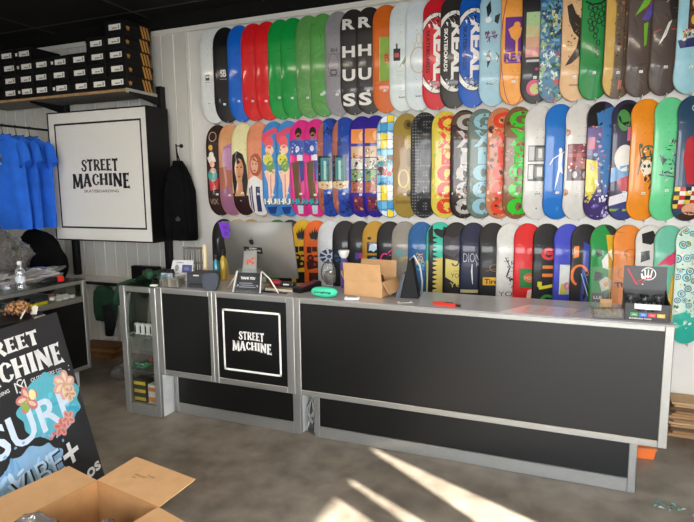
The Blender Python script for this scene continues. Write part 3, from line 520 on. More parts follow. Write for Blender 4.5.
T3 = [
 (212.5, '#121214', [], 'black deck behind the purple sticker, leftmost in the bottom row'),
 (226, '#c7b190', [], 'beige deck whose tip shows above the computer, next to the black one'),
 (239.5, '#b98f5a', [], 'tan deck whose tip shows above the middle of the computer'),
 (253, '#d0cbbf', [], 'off-white deck whose tip shows above the computer'),
 (265.5, '#2f7a3c', [], 'green deck whose tip shows above the computer'),
 (278.5, '#1a1a1a', [EL(-.4,.1,.2,.03,'#d8d8d8')], 'black deck peeking over the right corner of the computer'),
 (291.3, '#dcae1c', flame(-.1,.2,1.1,K_)+blocks(K_,'#dcae1c'), 'yellow deck with a black flame'),
 (304.2, '#e0641c', flame(-.1,.2,1.1,K_)+blocks('#3a1410','#c22a1c'), 'orange deck with a black flame'),
 (318, '#c9ccd0', iron('#1d3c66','#1d4a80'), 'white deck with navy wedges around a disc'),
 (332.5, '#1a1a1e', iron('#24486e','#1d3450'), 'black deck with navy wedges around a disc'),
 (347.9, '#161416', [EL(.1,.47,.2,.04,'#c82a7a'), R(-.4,.43,-.05,.52,'#4a3a9a')], 'black deck with a pink dot behind the small bottle'),
 (362.6, '#b58a2a', [EL(-.45,.23,.16,.02,'#2a2010'), R(-.62,.28,.45,.43,'#10141c'), R(-.62,.46,.45,.61,'#10141c'), PG([(-.5,.40),(-.45,.33),(-.1,.30),(.25,.32),(.35,.40),(.1,.38),(-.1,.41),(-.3,.39)], '#b9cfe0'), PG([(-.5,.58),(-.45,.51),(-.1,.48),(.25,.5),(.35,.58),(.1,.56),(-.1,.59),(-.3,.57)], '#4aa7cc')], 'gold deck with two black panels holding pale elephants'),
 (377, '#121214', [RI(-.35,.52,.42,.1,.014,'#e02a8a',60,300), LN([(-.1,.42),(.25,.36)],.01,'#e02a8a'), LN([(-.05,.45),(.35,.44)],.008,'#e02a8a')], 'black deck with a pink hook drawing'),
 (391.9, '#8b857c', SQUIG(61,-.4,.43,.4,.05,.005,'#3aa0a4',9)+SQUIG(62,-.3,.5,.3,.05,.004,'#d0b35a',4), 'grey wood deck with teal scribbles'),
 (408.4, '#14568e', SCAT(63,24,-1,.03,1,.97,.003,.006,['#114c80','#1a62a0'],14.)+SQUIG(64,-.2,.48,.3,.06,.005,'#c9a85a',9)+SQUIG(65,-.2,.58,.3,.04,.004,'#4ab0c0',5), 'deep blue wood deck with gold scribbles'),
 (426.5, '#2fb39a', [PG([(-1,.5),(1,.42),(1,1),(-1,1)], '#cdb85a'), R(-.85,0,-.5,1,'#101010'), PG([(-.5,.1),(.2,.05),(.9,.1),(.9,.2),(.1,.2),(-.3,.16)], '#101010')]+[PG([(-.5,.18+.06*k),(-.15,.2+.06*k),(-.5,.22+.06*k)], '#101010') for k in range(12)]+[PG([(.3,.45),(1,.3),(1,.6)], '#101010'), PG([(-.3,.08),(.3,.03),(.2,.1)],'#2fb39a')], 'teal and yellow deck with a black spiked stripe'),
 (443.2, '#1a1718', [PG([(-1,.16),(-.2,.2),(.4,.14),(.6,.3),(-.2,.44),(-1,.4)], '#39343a'), PG([(-.8,.46),(.8,.52),(.8,.88),(-.8,.7)], '#c8b55e'), RI(-.1,.52,.25,.04,.012,'#1a1718',180,360), LN([(.15,.44),(.15,.52)],.012,'#1a1718'), LN([(-.2,.62),(.3,.62)],.003,'#1a1718'), TX('YOU', .05,.68,.09,.045,'#1a1718',0,.0), TX('YO', .0,.8,.1,.05,'#c8b55e',0,.0)], 'black deck with a pale yellow panel and umbrella handle'),
 (460, '#121b38', [TX('DION', -.15,.44,.12,.09,'#b4b8c4',0,-.012), TX('K', .35,.52,.03,.05,'#b4b8c4',0,-.01), LN([(-.1,.52),(-.12,.62),(-.04,.78)],[.004,.012,.004],'#d9d9d6'), R(-.9,.85,.8,.89,'#c9c08a')], 'navy deck with thin pale lettering'),
 (479.4, '#141414', [LN([(-.5,.6),(.2,.57),(.45,.63)],.005,'#8a6a2a'), RI(.1,.56,.36,.045,.006,'#8a6a2a'), R(-.7,.68,.7,.78,'#dba81c'), TX('Tired', .0,.73,.12,.05,'#141414',0,.03)], 'black deck with a yellow name box'),
 (497.2, '#d2d1cc', SCAT(66,26,-.45,.42,.25,.8,.006,.018,['#17171a'],.45)+[LN([(-.4,.42),(-.05,.55),(.05,.46)],.008,'#17171a'), LN([(-.1,.55),(-.3,.66),(.1,.7)],.01,'#17171a'), TX('YOU', -.1,.875,.15,.045,'#17171a',0,-.005)], 'white deck with black scribbled figures'),
 (514.2, '#d11c1e', [R(-.55,.55,1,.78,'#1c7a3a'), EL(.15,.66,.45,.06,'#c85a3a'), TX('TOY', .1,.665,.09,.03,'#a8c890'), PG([(.0,.82),(.3,.8),(.2,.95),(-.1,.95)],'#e8c8b8')], 'red deck with a green rectangle'),
 (533.4, '#17181a', [RI(.05,.36,.5,.075,.026,'#d8303a',40,360), R(-.1,.335,.55,.37,'#d8303a'), R(-.35,.5,.55,.54,'#e08030'), R(-.35,.6,.55,.64,'#e07a2c'), LN([(-.55,.78),(.5,.74)],.03,'#d9cc2a'), LN([(-.5,.76),(-.5,.7)],.03,'#d9cc2a'), RI(.05,.93,.5,.075,.026,'#27a04a',40,320)], 'black deck with big red, orange, yellow and green characters'),
 (554.5, '#3a44b8', [R(-.6,.48,.55,.84,'#a8c8d0'), PG([(-.6,.48),(.1,.5),(-.1,.8),(-.6,.84)], '#d6dcd8'), EL(-.1,.74,.22,.05,'#d07a9a'), PG([(-.5,.72),(.0,.68),(-.1,.84),(-.55,.84)], '#c8c052'), R(.3,.5,.55,.84,'#3a8a98')], 'periwinkle blue deck with a pale picture panel'),
 (571.4, '#1b1b1f', [PG([(-.8,.26),(-.5,.25),(-.5,.38),(-.85,.4)], '#e0802c'), PG([(-.2,.2),(.8,.3),(.7,1),(-.3,1)], '#2a3a9c'), RI(-.4,.6,.6,.13,.02,'#e0732c',0,250), PG([(-.5,.58),(.1,.55),(.35,.8),(-.1,.9)], '#101014'), LN([(-.3,.58),(.2,.85)],.006,'#a8c8d8'), LN([(-.1,.57),(.3,.78)],.005,'#4a90c8')], 'black and blue deck with an orange looped shape'),
 (591, '#158a3c', [PG([(-.1,.0),(1,.0),(1,.15),(.3,.12)], '#2a2c30'), PG([(.0,.12),(.8,.12),(.8,.9),(.3,.9)], '#d9a824'), PG([(-.3,.42),(-.1,.36),(.3,.28),(.5,.5),(.2,.52),(-.2,.5)], W_), PG([(-.7,.3),(-.3,.28),(-.3,.36),(-.6,.38)], '#1a2420'), PG([(-.7,.54),(-.2,.56),(-.2,.62),(-.7,.66)], '#1a2420'), PG([(-.4,.66),(.0,.6),(.4,.64),(.4,.74),(-.2,.78)], '#e2ddd2'), EL(.05,.69,.14,.03,'#d89a3a'), PG([(-.8,.8),(.8,.78),(.8,1),(-.8,1)], '#26262a'), TX('LUI', -.45,.85,.05,.03,'#d8d8d4')], 'green deck with white, yellow and black shapes'),
 (614, '#dd8334', SCAT(67,14,-1,.05,1,.95,.004,.008,['#c8742c','#e8944a'],12.)+[RI(.1,.32,.5,.05,.008,'#b8662a'), RI(-.1,.55,.6,.08,.006,'#b8662a'), TX('Thrice', -.1,.68,.15,.05,'#1c1c28',8,.04)], 'orange wood deck with dark script lettering'),
 (636.2, '#d2d1cd', [PG([(-.6,.1),(.1,.06),(.35,.16),(-.1,.22),(-.6,.2)], '#191919'), PG([(-.7,.3),(-.2,.28),(-.15,.38),(-.7,.42)], '#191919'), PG([(.3,.25),(.9,.22),(.9,.36),(.4,.38)], '#191919'), EL(-.2,.52,.4,.05,'#191919')], 'white deck with black cow patches'),
 (655, '#67b59a', [PG([(-.85,.33),(-.3,.26),(.5,.18),(.2,.25),(.35,.3),(.0,.33),(-.3,.32)], '#cc3560'), PG([(.1,.42),(.5,.36),(.5,.75),(-.1,.72)], '#dcae3a'), LN([(-.3,.4),(-.1,.6),(-.3,.72)],.006,'#3a6a58'), PG([(-.6,.7),(.3,.66),(.2,.85),(-.4,.85)], '#e0c24a')], 'mint deck with a pink bird shape'),
 (676.6, '#c9ded0', FLOR+[PG([(-1,.74),(-.2,.7),(.6,.76),(1,.72),(1,1),(-1,1)], '#2fae9a')]+SCAT(68,30,-.9,.68,.9,.85,.006,.02,['#e4efe4','#c9ded0','#57c4ac']), 'white and turquoise deck covered in blue blossoms, right of the counter'),
]
def px_plane_y(px, py, yy):
    d = cf + cr*((px-347)/548.39) - cuv*((py-261)/548.39); return d*(yy/d.y) + Vector((0,0,1.6639))
PHI = math.radians(15.)
bm = NB(); box(bm, (-.011,-.0013,-.008), (.011,0,.008)); box(bm, (-.008,-.0016,-.004), (.008,-.0012,-.0015), 1); box(bm, (-.008,-.0016,.001), (.005,-.0012,.0025), 1)
me_tag = bpy.data.meshes.new('price_sticker'); bm.to_mesh(me_tag); bm.free(); me_tag.materials.append(M_sticker); me_tag.materials.append(M_black)
bm = NB(); tube(bm, [(0,0,0),(0,-.075,0),(0,-.082,.004),(0,-.085,.014)], .0028, 6)
me_peg = bpy.data.meshes.new('wire_peg'); bm.to_mesh(me_peg); bm.free(); me_peg.materials.append(M_wire)
# the decks hang on the back wall, each turned a little so that its left edge laps over its neighbour
for ri, (rows, pyl, zc, nm, st_v) in enumerate(((T1, 62, 2.635, 'top', .80), (T2, 165, 1.823, 'middle', .76), (T3, 245, .995, 'bottom', None))):
    for i, (px, base, sh, label) in enumerate(rows):
        p = px_plane_y(px, pyl, 4.113)
        if ri == 2 and i < 27: sh = [([[(q[0], HL-(HL-q[1])*.74) for q in t] for t in tr], c) for tr, c in sh]      # these prints sit high on the deck
        if ri == 1 and i < 13: sh = [([[(q[0]-.2*HW, q[1]) for q in t] for t in tr], c) for tr, c in sh]
        o = build_deck(base, list(sh)); xc = p.x + HW*math.cos(PHI)
        o.location = (xc, 4.132, zc); o.rotation_euler = (0, 0, PHI)
        tag(o, label, 'skateboard deck', 'skateboard decks in the '+nm+' row of the wall')
        if st_v and not (ri == 0 and i in (0,)):
            s = bpy.data.objects.new('price_sticker', me_tag); COL.objects.link(s); s.parent = o
            jv = st_v+.012*math.sin(i*2.1); s.location = (-.010, yf(-.002, Y(jv))-.0003, Y(jv))
        k = bpy.data.objects.new('wire_peg', me_peg); COL.objects.link(k); k.location = (xc+.01, WALL-.018, zc-.4015-.003)
        tag(k, 'thin steel wire peg under a deck of the '+nm+' row', 'peg', 'wire pegs under the '+nm+' row of decks')

# ------------------------------------------------------------------ main counter
YC, ZT, ZU, YB = 3.036, .975, .335, 3.163
def framed_front(bm, x0, x1, z0, z1, y, wl, wr, wt, wb, d=.03):
    """aluminium profile round a sunk panel: material 0 profile, 1 panel"""
    box(bm, (x0,y,z0), (x0+wl,y+d,z1), 0, .003, 1); box(bm, (x1-wr,y,z0), (x1,y+d,z1), 0, .003, 1)
    box(bm, (x0+wl,y,z1-wt), (x1-wr,y+d,z1), 0, .003, 1); box(bm, (x0+wl,y,z0), (x1-wr,y+d,z0+wb), 0, .003, 1)
c1 = thing('counter_cabinet', 'black counter section with the framed shop name on its front', 'counter', (-2.17,YC,0))
def C(o, x, y=0, z=0): return (x-o.location.x, y-o.location.y, z-o.location.z)
bm = NB(); x0, x1 = -2.705-c1.location.x, -1.606-c1.location.x
box(bm, (x0,.03,ZU), (x1,.46,ZT-.03), 0); obj('body', bm, mat('counter_carcass', '#b8b8b4', rough=.5), c1)
bm = NB(); box(bm, (x0,.005,ZT-.03), (x1,.47,ZT), 0, .003); obj('worktop', bm, M_top, c1)
bm = NB(); framed_front(bm, x0, -2.228-c1.location.x, ZU, ZT-.004, 0, .047, .03, .034, .04); framed_front(bm, -2.228-c1.location.x, x1, ZU, ZT-.004, 0, .034, .055, .034, .04); obj('metal_frame', bm, M_alu, c1)
bm = NB(); box(bm, (-2.66-c1.location.x,.008,.37), (-2.255-c1.location.x,.029,.945)); obj('front_panel', bm, M_lam, c1)
bm = NB(); box(bm, (-2.2-c1.location.x,.008,.37), (-1.66-c1.location.x,.029,.945)); pn = obj('front_panel', bm, M_lam, c1)
bm = NB(); sx0, sx1, sz0, sz1 = -2.152-c1.location.x, -1.706-c1.location.x, .437, .864
for a, b in (((sx0,.0055,sz0),(sx0+.013,.0078,sz1)), ((sx1-.013,.0055,sz0),(sx1,.0078,sz1)), ((sx0,.0055,sz0),(sx1,.0078,sz0+.013)), ((sx0,.0055,sz1-.013),(sx1,.0078,sz1))): box(bm, a, b)
decal(bm, sm_logo((sx0+sx1)/2, .718, .30, '#f0efea', 1.2), (0,.0078,0), (1,0,0), (0,0,1), (0,-1,0), lambda c: 0, .0005)
obj('lettering', bm, flat('#eeede8'), pn)
bm = NB(); bx0, bx1 = -2.705-c1.location.x, -1.635-c1.location.x
framed_front(bm, bx0+.012, bx1, 0, ZU, YB-YC, .035, .058, .03, .08); box(bm, (bx0,.16,0), (bx1,.44,ZU), 1)
pb = obj('plinth', bm, [M_alu, mat('plinth_white', '#cfcfcb', rough=.45)], c1)
bm = NB(); box(bm, (bx0+.045,.135,.07), (bx1-.055,.158,ZU-.025)); obj('plinth_panel', bm, M_lam, pb)

c2 = thing('counter_cabinet', 'long black counter section with a plain dark front, nearest the right side', 'counter', (-.55,YC,0))
q = c2.location.x; x0, x1 = -1.602-q, .502-q
bm = NB(); box(bm, (x0,.03,ZU), (x1,.46,ZT-.03), 0); obj('body', bm, mat('counter_carcass', '#b8b8b4'), c2)
bm = NB(); box(bm, (x0,.005,ZT-.03), (x1,.47,ZT), 0, .003); obj('worktop', bm, M_top, c2)
bm = NB(); framed_front(bm, x0, x1, ZU, ZT-.004, 0, .04, .042, .03, .035); obj('metal_frame', bm, M_alu, c2)
bm = NB(); box(bm, (x0+.038,.008,ZU+.03), (x1-.04,.029,ZT-.03)); obj('front_panel', bm, M_lam, c2)
bx0, bx1 = -1.532-q, .388-q
bm = NB(); framed_front(bm, bx0, bx1, 0, ZU, YB-YC, .036, .04, .03, .08); box(bm, (bx0,.16,0), (bx1,.44,ZU), 1); pb = obj('plinth', bm, [M_alu, mat('plinth_white', '#cfcfcb')], c2)
bm = NB(); box(bm, (bx0+.034,.135,.07), (bx1-.038,.158,ZU-.025)); obj('plinth_panel', bm, M_lam, pb)
# wires bundled in the gap between the two plinths
rg = random.Random(4); bm = NB()
for k in range(7):
    a = rg.uniform(0, 6); pts = [(-1.583+.03*math.sin(a+j*.9+k), YB+.09+.05*math.cos(a*1.3+j*.8), .012+.042*j) for j in range(8)]; tube(bm, pts, .004, 6)
tag(obj('cable_bundle', bm, mat('grey_cable', '#a9a9a6', rough=.35, metal=.3), smooth=True), 'grey cables bunched in the gap between the two counter plinths', 'cables')

# glass display tower at the left end of the counter
tw = thing('display_cabinet', 'narrow glass-fronted display tower at the left end of the counter', 'display cabinet', (-2.875,YC,0))
q = tw.location.x; x0, x1 = -3.045-q, -2.711-q
bm = NB()
box(bm, (x0,0,0), (x0+.05,.03,ZT-.006), 0, .003, 1); box(bm, (x1-.05,0,0), (x1,.03,ZT-.006), 0, .003, 1)
box(bm, (x0+.05,0,0), (x1-.05,.03,.085), 0, .003, 1); box(bm, (x0+.05,0,ZT-.045), (x1-.05,.03,ZT-.006), 0, .003, 1)
box(bm, (x0,.43,0), (x0+.03,.46,ZT-.006), 0); box(bm, (x1-.03,.43,0), (x1,.46,ZT-.006), 0)
obj('metal_frame', bm, M_alu, tw)
bm = NB(); box(bm, (x1-.012,.03,.0), (x1-.001,.43,ZT-.006)); box(bm, (x0+.005,.03,0), (x1-.012,.44,.07)); obj('side_panel', bm, mat('plinth_white', '#cfcfcb'), tw)
bm = NB(); box(bm, (x0+.05,.012,.085), (x1-.05,.016,ZT-.045)); obj('glass_pane', bm, M_glass, tw)
bm = NB(); box(bm, (x0+.006,.03,.07), (x0+.010,.43,ZT-.03)); obj('glass_pane', bm, M_glass, tw)
bm = NB(); box(bm, (x0+.03,.446,.0), (x1-.03,.450,ZT-.006)); obj('glass_pane', bm, M_glass, tw)
bm = NB(); box(bm, (x0,.0,ZT-.006), (x1,.46,ZT)); obj('glass_top', bm, M_glass, tw)
SH = (.335,.585)
for z in SH:
    bm = NB(); box(bm, (x0+.012,.035,z-.006), (x1-.014,.43,z)); obj('glass_shelf', bm, clear_mat('shelf_glass', (.75,.85,.8), .08, .03, .15), tw)
# contents of the tower
ws = None
for k in range(5):
    bm = NB(); xx = -2.985+.048*k
    lathe(bm, [(.014,0),(.0215,.004),(.0215,.084),(.014,.088)], 16, 0, (0,0,0)); box(bm, (-.005,-.0223,.016), (.005,-.021,.07), 1)
    tag(obj('wheel_pack', bm, [mat('wheel_white', '#e4e3dd', rough=.35), M_black], None, (xx,YC+.10,.5855), smooth=True, angle=.6), 'white roll with a dark strip, %s on the upper glass shelf' % ['leftmost','second from the left','in the middle','second from the right','rightmost'][k], 'skate wheels', 'white rolls on the upper glass shelf of the tower')
def little_box(name, label, cat, loc, sz, col, band=None, rz=0., group=None):
    bm = NB(); a, b, c = sz; box(bm, (-a/2,-b/2,0), (a/2,b/2,c), 0, .002, 1)
    ms = [flat(col)]
    if band: box(bm, (-a/2+.004,-b/2-.001,c*.3), (a/2-.004,-b/2,c*.72), 1); ms.append(flat(band))
    return tag(obj(name, bm, ms, None, loc, rz), label, cat, group)
for k in range(3): little_box('bearing_box', 'small black and yellow box, %s of its stack in the tower' % ['lowest','middle one','topmost'][k], 'small box', (-2.945,YC+.09,.0708+.0605*k), (.115,.09,.06), '#1a1a12', '#d8bd2a', 0, 'black and yellow boxes at the bottom of the tower')
for k in range(2): little_box('wax_box', 'small white and orange box, %s one beside the black and yellow boxes' % ['lower','upper'][k], 'small box', (-2.82,YC+.09,.0708+.0755*k), (.105,.08,.075), '#ded6c8', '#d97a3a', 0, 'white and orange boxes in the tower')
for k, (x, col, nm) in enumerate(((-2.955,'#1f7a4a','green'),(-2.885,'#c23a34','red'),(-2.82,'#b98a3a','tan'))):
    bm = NB(); box(bm, (-.035,-.05,0), (.035,.05,.012), 0, .003); tube(bm, [(-.05,-.045,.03),(.05,-.045,.03)], .007, 8, 1); box(bm, (-.012,-.055,.012), (.012,-.035,.034), 0, .003)
    for s in (-1,1): tube(bm, [(s*.045,-.045,.03),(s*.068,-.045,.03)], .017, 12, 0)
    tag(obj('skateboard_truck', bm, [flat(col), M_wire], None, (x+.01,YC+.11+.11*k,.3355), .1*k), '%s skateboard axle on the lower glass shelf of the tower' % nm, 'skateboard truck')

# ------------------------------------------------------------------ things on the counter
Z = ZT + .0005
# computer seen from behind
im = thing('desktop_computer', 'silver all-in-one computer seen from behind on the counter', 'computer', (-2.02,3.34,Z), .02)
TL = math.radians(12)
M_sil = mat('satin_silver', '#a3a29c', rough=.34, metal=.85, vary=.03, scale=3)
bm = NB(); nx, nz = 14, 10; W, H = .555, .405; g = []
for j in range(nz+1):
    row = []
    for i in range(nx+1):
        u, v = i/nx*2-1, j/nz*2-1; bul = .035*(1-abs(u)**2.2)*(1-abs(v)**2.2)
        x, z, y = u*W/2, (v+1)/2*H, -.006-bul
        row.append(bm.verts.new((x, y*math.cos(TL)-z*math.sin(TL)+.035, .062+z*math.cos(TL)+y*math.sin(TL))))
    g.append(row)
for a, b in zip(g, g[1:]):
    for k in range(nx): bm.faces.new([a[k], a[k+1], b[k+1], b[k]])
fr = [(-W/2,0),(W/2,0),(W/2,H),(-W/2,H)]; fb = [bm.verts.new((x, .006*math.cos(TL)-z*math.sin(TL)+.035, .062+z*math.cos(TL)+.006*math.sin(TL))) for x, z in fr]
bm.faces.new(fb[::-1])
rim = g[0]+[r[-1] for r in g[1:]]; 
bm.faces.new(g[0]+[fb[1], fb[0]]); bm.faces.new(g[-1][::-1]+[fb[3], fb[2]]); bm.faces.new([r[-1] for r in g]+[fb[2], fb[1]]); bm.faces.new([r[0] for r in g][::-1]+[fb[0], fb[3]])
back = obj('back_shell', bm, M_sil, im, smooth=True, angle=.5)
bn = Vector((0,-math.cos(TL),-math.sin(TL))); bo = Vector((0,.035,.062)); bu = Vector((0,-math.sin(TL),math.cos(TL)))
bm = NB()
P = [(.0,.0)]
leafy = [t_poly([(-.018,.0),(-.021,.012),(-.018,.024),(-.008,.028),(0,.025),(.008,.028),(.016,.024),(.013,.017),(.0125,.011),(.018,.004),(.012,-.008),(.006,-.011),(0,-.009),(-.006,-.011),(-.012,-.008)], K_), t_ell(.004,.036,.003,.007,K_,10,-35)]
decal(bm, leafy, bo+bn*.0415+bu*.262+Vector((-.03,0,0)), (1,0,0), bu, bn, lambda c: 0, .001); obj('emblem', bm, M_black, back)
bm = NB(); decal(bm, [t_rect(-.075,-.0235,.072,.0235,'#141416'), t_text('STREET', -.0,.012,.06,.010,W_), t_text('SKATEBOARDING', -.0,-.002,.115,.008,W_), t_text('SHOP', -.0,-.014,.05,.008,W_)], bo+bn*.042+bu*.212+Vector((-.025,0,0)), (1,0,-.03), bu, bn, (_p := Pal()), .0012); obj('sticker', bm, _p.m, back)['label'] = 'black sticker with small white lettering'
bm = NB(); decal(bm, [t_poly([(-.035,-.055),(.045,-.065),(.03,.055),(-.05,.06)],'#6a35b8'), t_text('NB',0.0,.02,.035,.03,'#3a1a70'), t_text('SB',0.0,-.025,.035,.03,'#3a1a70')], bo+bn*.014+bu*.345+Vector((-.245,0,0)), (1,0,0), bu, bn, (_p := Pal()), .0015); obj('sticker', bm, _p.m, back)['label'] = 'purple sticker on the upper corner'
bm = NB(); prism(bm, [(-.060,.0),(.060,.0),(.048,.25),(-.048,.25)], ((-.03,-.125,.006),(1,0,0),(0,.16,1)), (0,.012,0)); box(bm, (-.1,-.14,0), (.1,.06,.007), 0, .003); nk = obj('stand', bm, M_sil, im)
bm = NB(); decal(bm, [t_line([(-.032,.0),(-.02,.012),(.0,.006),(.015,.022),(.034,.026)],.010,'#d9582c'), t_line([(-.03,-.006),(.03,-.002)],.008,'#d9582c'), t_ell(-.022,-.014,.009,.008,'#d9582c',12), t_ell(.022,-.012,.009,.008,'#d9582c',12), t_line([(.0,.006),(.0,-.004)],.012,'#d9582c')], (-.025,-.1243+.028,.185), (1,0,0), (0,.16,.987), (0,-.987,.16), (_p := Pal()), .001); obj('sticker', bm, _p.m, nk)['label'] = 'orange sticker'
# stickers / price sign held in a white wire stand
st = thing('sign_holder', 'small black sign in a clear holder on white angled legs, before the computer', 'sign', (-1.965,3.065,Z), .12)
bm = NB(); prism(bm, [(-.09,0),(.09,0),(.082,.125),(-.075,.125)], ((0,0,.008),(1,0,0),(0,.25,1)), (0,.006,0)); pl = obj('sign_plate', bm, mat('slate_card', '#26282c', rough=.3), st)
bm = NB(); decal(bm, [t_text('THANK YOU', .0,.092,.105,.018,W_,0,.04)]+[t_rect(-.06+.01*(k%2),.03+.013*k,.06-.012*(k%3),.035+.013*k,'#8c9096') for k in range(3)]+[t_poly([(-.075,.03),(-.055,.045),(-.075,.05)],'#8c9096'), t_poly([(.078,.03),(.058,.045),(.078,.05)],'#8c9096')], (0,-.0005,.008), (1,0,0), (0,.2425,.97), (0,-.97,.2425), (_p := Pal()), .0008); obj('lettering', bm, _p.m, pl)
bm = NB(); box(bm, (-.1,-.012,0), (.1,.06,.006), 0, .002); prism(bm, [(-.1,0),(.1,0),(.1,.02),(-.1,.02)], ((0,-.012,.004),(1,0,0),(0,.0,1)), (0,.004,0)); prism(bm, [(-.1,.0),(.1,.0),(.09,.15),(-.084,.15)], ((0,.012,.006),(1,0,0),(0,.25,1)), (0,.003,0)); obj('clear_holder', bm, M_acryl, st)
M_wht = mat('white_plastic', '#dddcd8', rough=.35)
for s, pts in ((0, [(-.095,.05,.135),(-.13,.09,.09),(-.21,.13,.006)]), (1, [(.09,.05,.14),(.14,.06,.09),(.215,.02,.006)]), (2, [(.098,-.01,.006),(.092,.02,.08),(.088,.045,.14)]), (3, [(-.098,-.01,.006),(-.094,.02,.08),(-.086,.045,.14)])):
    bm = NB(); tube(bm, pts, .0045, 8); obj('leg', bm, M_wht, st, smooth=True)
# receipt printer and rounded speaker
pr = thing('receipt_printer', 'dark grey receipt printer left of the computer', 'printer', (-2.405,3.18,Z), .1)
bm = NB(); box(bm, (-.085,-.07,0), (.085,.09,.105), 0, .010, 3); bb = obj('body', bm, mat('slate_grey_plastic', '#34373c', rough=.5), pr)
bm = NB(); box(bm, (-.03,-.0712,.085), (.015,-.0702,.094), 0); obj('badge', bm, flat('#cfd2d6'), bb); bm = NB(); box(bm, (-.06,-.0715,.018), (.06,-.0702,.036)); box(bm, (.0,-.072,.02), (.045,-.071,.03)); obj('paper_slot', bm, M_black, bb)
for s in (-1, 1):
    bm = NB(); box(bm, (s*.06-.012,-.062,-.0005), (s*.06+.012,-.03,.003)); obj('foot', bm, M_black, pr)
sp = thing('card_reader', 'rounded dark grey shield-shaped terminal beside the receipt printer', 'card reader', (-2.255,3.055,Z), .2)
bm = NB(); prof = [(-.058,.10),(-.060,.06),(-.05,.02),(-.03,.0),(.03,.0),(.05,.02),(.060,.06),(.058,.10),(.045,.115),(0,.12),(-.045,.115)]
prism(bm, prof, ((0,0,0),(1,0,0),(0,.18,1)), (0,.03,0)); bmesh.ops.bevel(bm, geom=bm.edges[:], offset=.005, segments=2, affect='EDGES'); obj('body', bm, mat('blue_grey_plastic', '#3b424e', rough=.5), sp, smooth=True, angle=.7)
bm = NB(); tube(bm, [(0,.045,.0),(0,.036,.05)], .008, 8); obj('prop', bm, M_black, sp)
# small white show card, clear tray, lit card at the left
sc = thing('show_card', 'small white card with a blue picture leaning behind the clear tray', 'card', (-2.72,3.345,Z), .1)
bm = NB(); prism(bm, [(-.105,0),(.10,0),(.092,.125),(-.085,.118)], ((0,0,.03),(1,0,0),(0,.2,1)), (0,.004,0)); cdp = obj('card', bm, flat('#d3d5d8'), sc)
bm = NB(); decal(bm, [t_rect(.0,.03,.085,.09,'#454a78'), t_ell(.04,.06,.025,.015,'#6a70a0'), t_ell(-.045,.065,.018,.025,'#8a8c92'), t_text('OPEN',-.02,.105,.06,.010,'#333333'), t_rect(-.075,.02,-.02,.026,'#888888')], (0,-.0005,.03), (1,0,0), (0,.196,.98), (0,-.98,.196), (_p := Pal()), .0008); obj('print', bm, _p.m, cdp)
bm = NB(); box(bm, (-.1,0,0), (.1,.03,.03), 0, .003); obj('base', bm, M_wht, sc)
def clear_bin(name, label, loc, sz, rz=0.):
    t = thing(name, label, 'tray', loc, rz); a, b, c = sz; w = .003; bm = NB()
    for p, q_ in (((-a/2,-b/2,0),(a/2,b/2,w)), ((-a/2,-b/2,w),(-a/2+w,b/2,c)), ((a/2-w,-b/2,w),(a/2,b/2,c)), ((-a/2+w,-b/2,w),(a/2-w,-b/2+w,c)), ((-a/2+w,b/2-w,w),(a/2-w,b/2,c))): box(bm, p, q_)
    obj('tray', bm, M_acryl, t); return t
tr = clear_bin('acrylic_tray', 'clear acrylic tray at the left corner of the counter top', (-2.60,3.10,Z), (.15,.10,.085), .1)
for k in range(6): little_box('sticker_pack', 'small tan and grey card, %s standing in the clear tray' % ['first','second','third','fourth','fifth','last'][k], 'card', (-2.660+.024*k,3.095+.0024*k,Z+.0035), (.018,.06,.045+.006*(k%3)), ['#8a7a62','#6d6a64','#a59a84'][k%3], None, .1, 'small cards in the clear tray')
lc = thing('picture_card', 'small pale blue picture card at the back of the tower top', 'card', (-2.80,3.27,ZT+.0005), .05)
bm = NB(); box(bm, (-.05,0,0), (.05,.012,.062), 0, .002); a_ = obj('card', bm, flat('#a9c4d8'), lc); bm = NB(); decal(bm, [t_poly([(-.045,.01),(.045,.01),(.045,.03),(.01,.025),(-.02,.035),(-.045,.028)],'#5f7f98'), t_ell(.02,.045,.012,.007,'#e2ecf0')], (0,-.0003,0), (1,0,0), (0,0,1), (0,-1,0), (_p := Pal())); obj('print', bm, _p.m, a_)
bm = NB(); box(bm, (-.055,.012,0), (.055,.03,.075), 0, .004); box(bm, (-.05,.0,.063), (-.012,.03,.092), 0, .003); box(bm, (.012,.0,.063), (.05,.03,.092), 0, .003); obj('holder', bm, M_black, lc)
little_box('white_eraser', 'tiny white block at the front left corner of the counter', 'block', (-2.745,3.07,Z), (.05,.03,.012), '#dedcd6', None, .1)
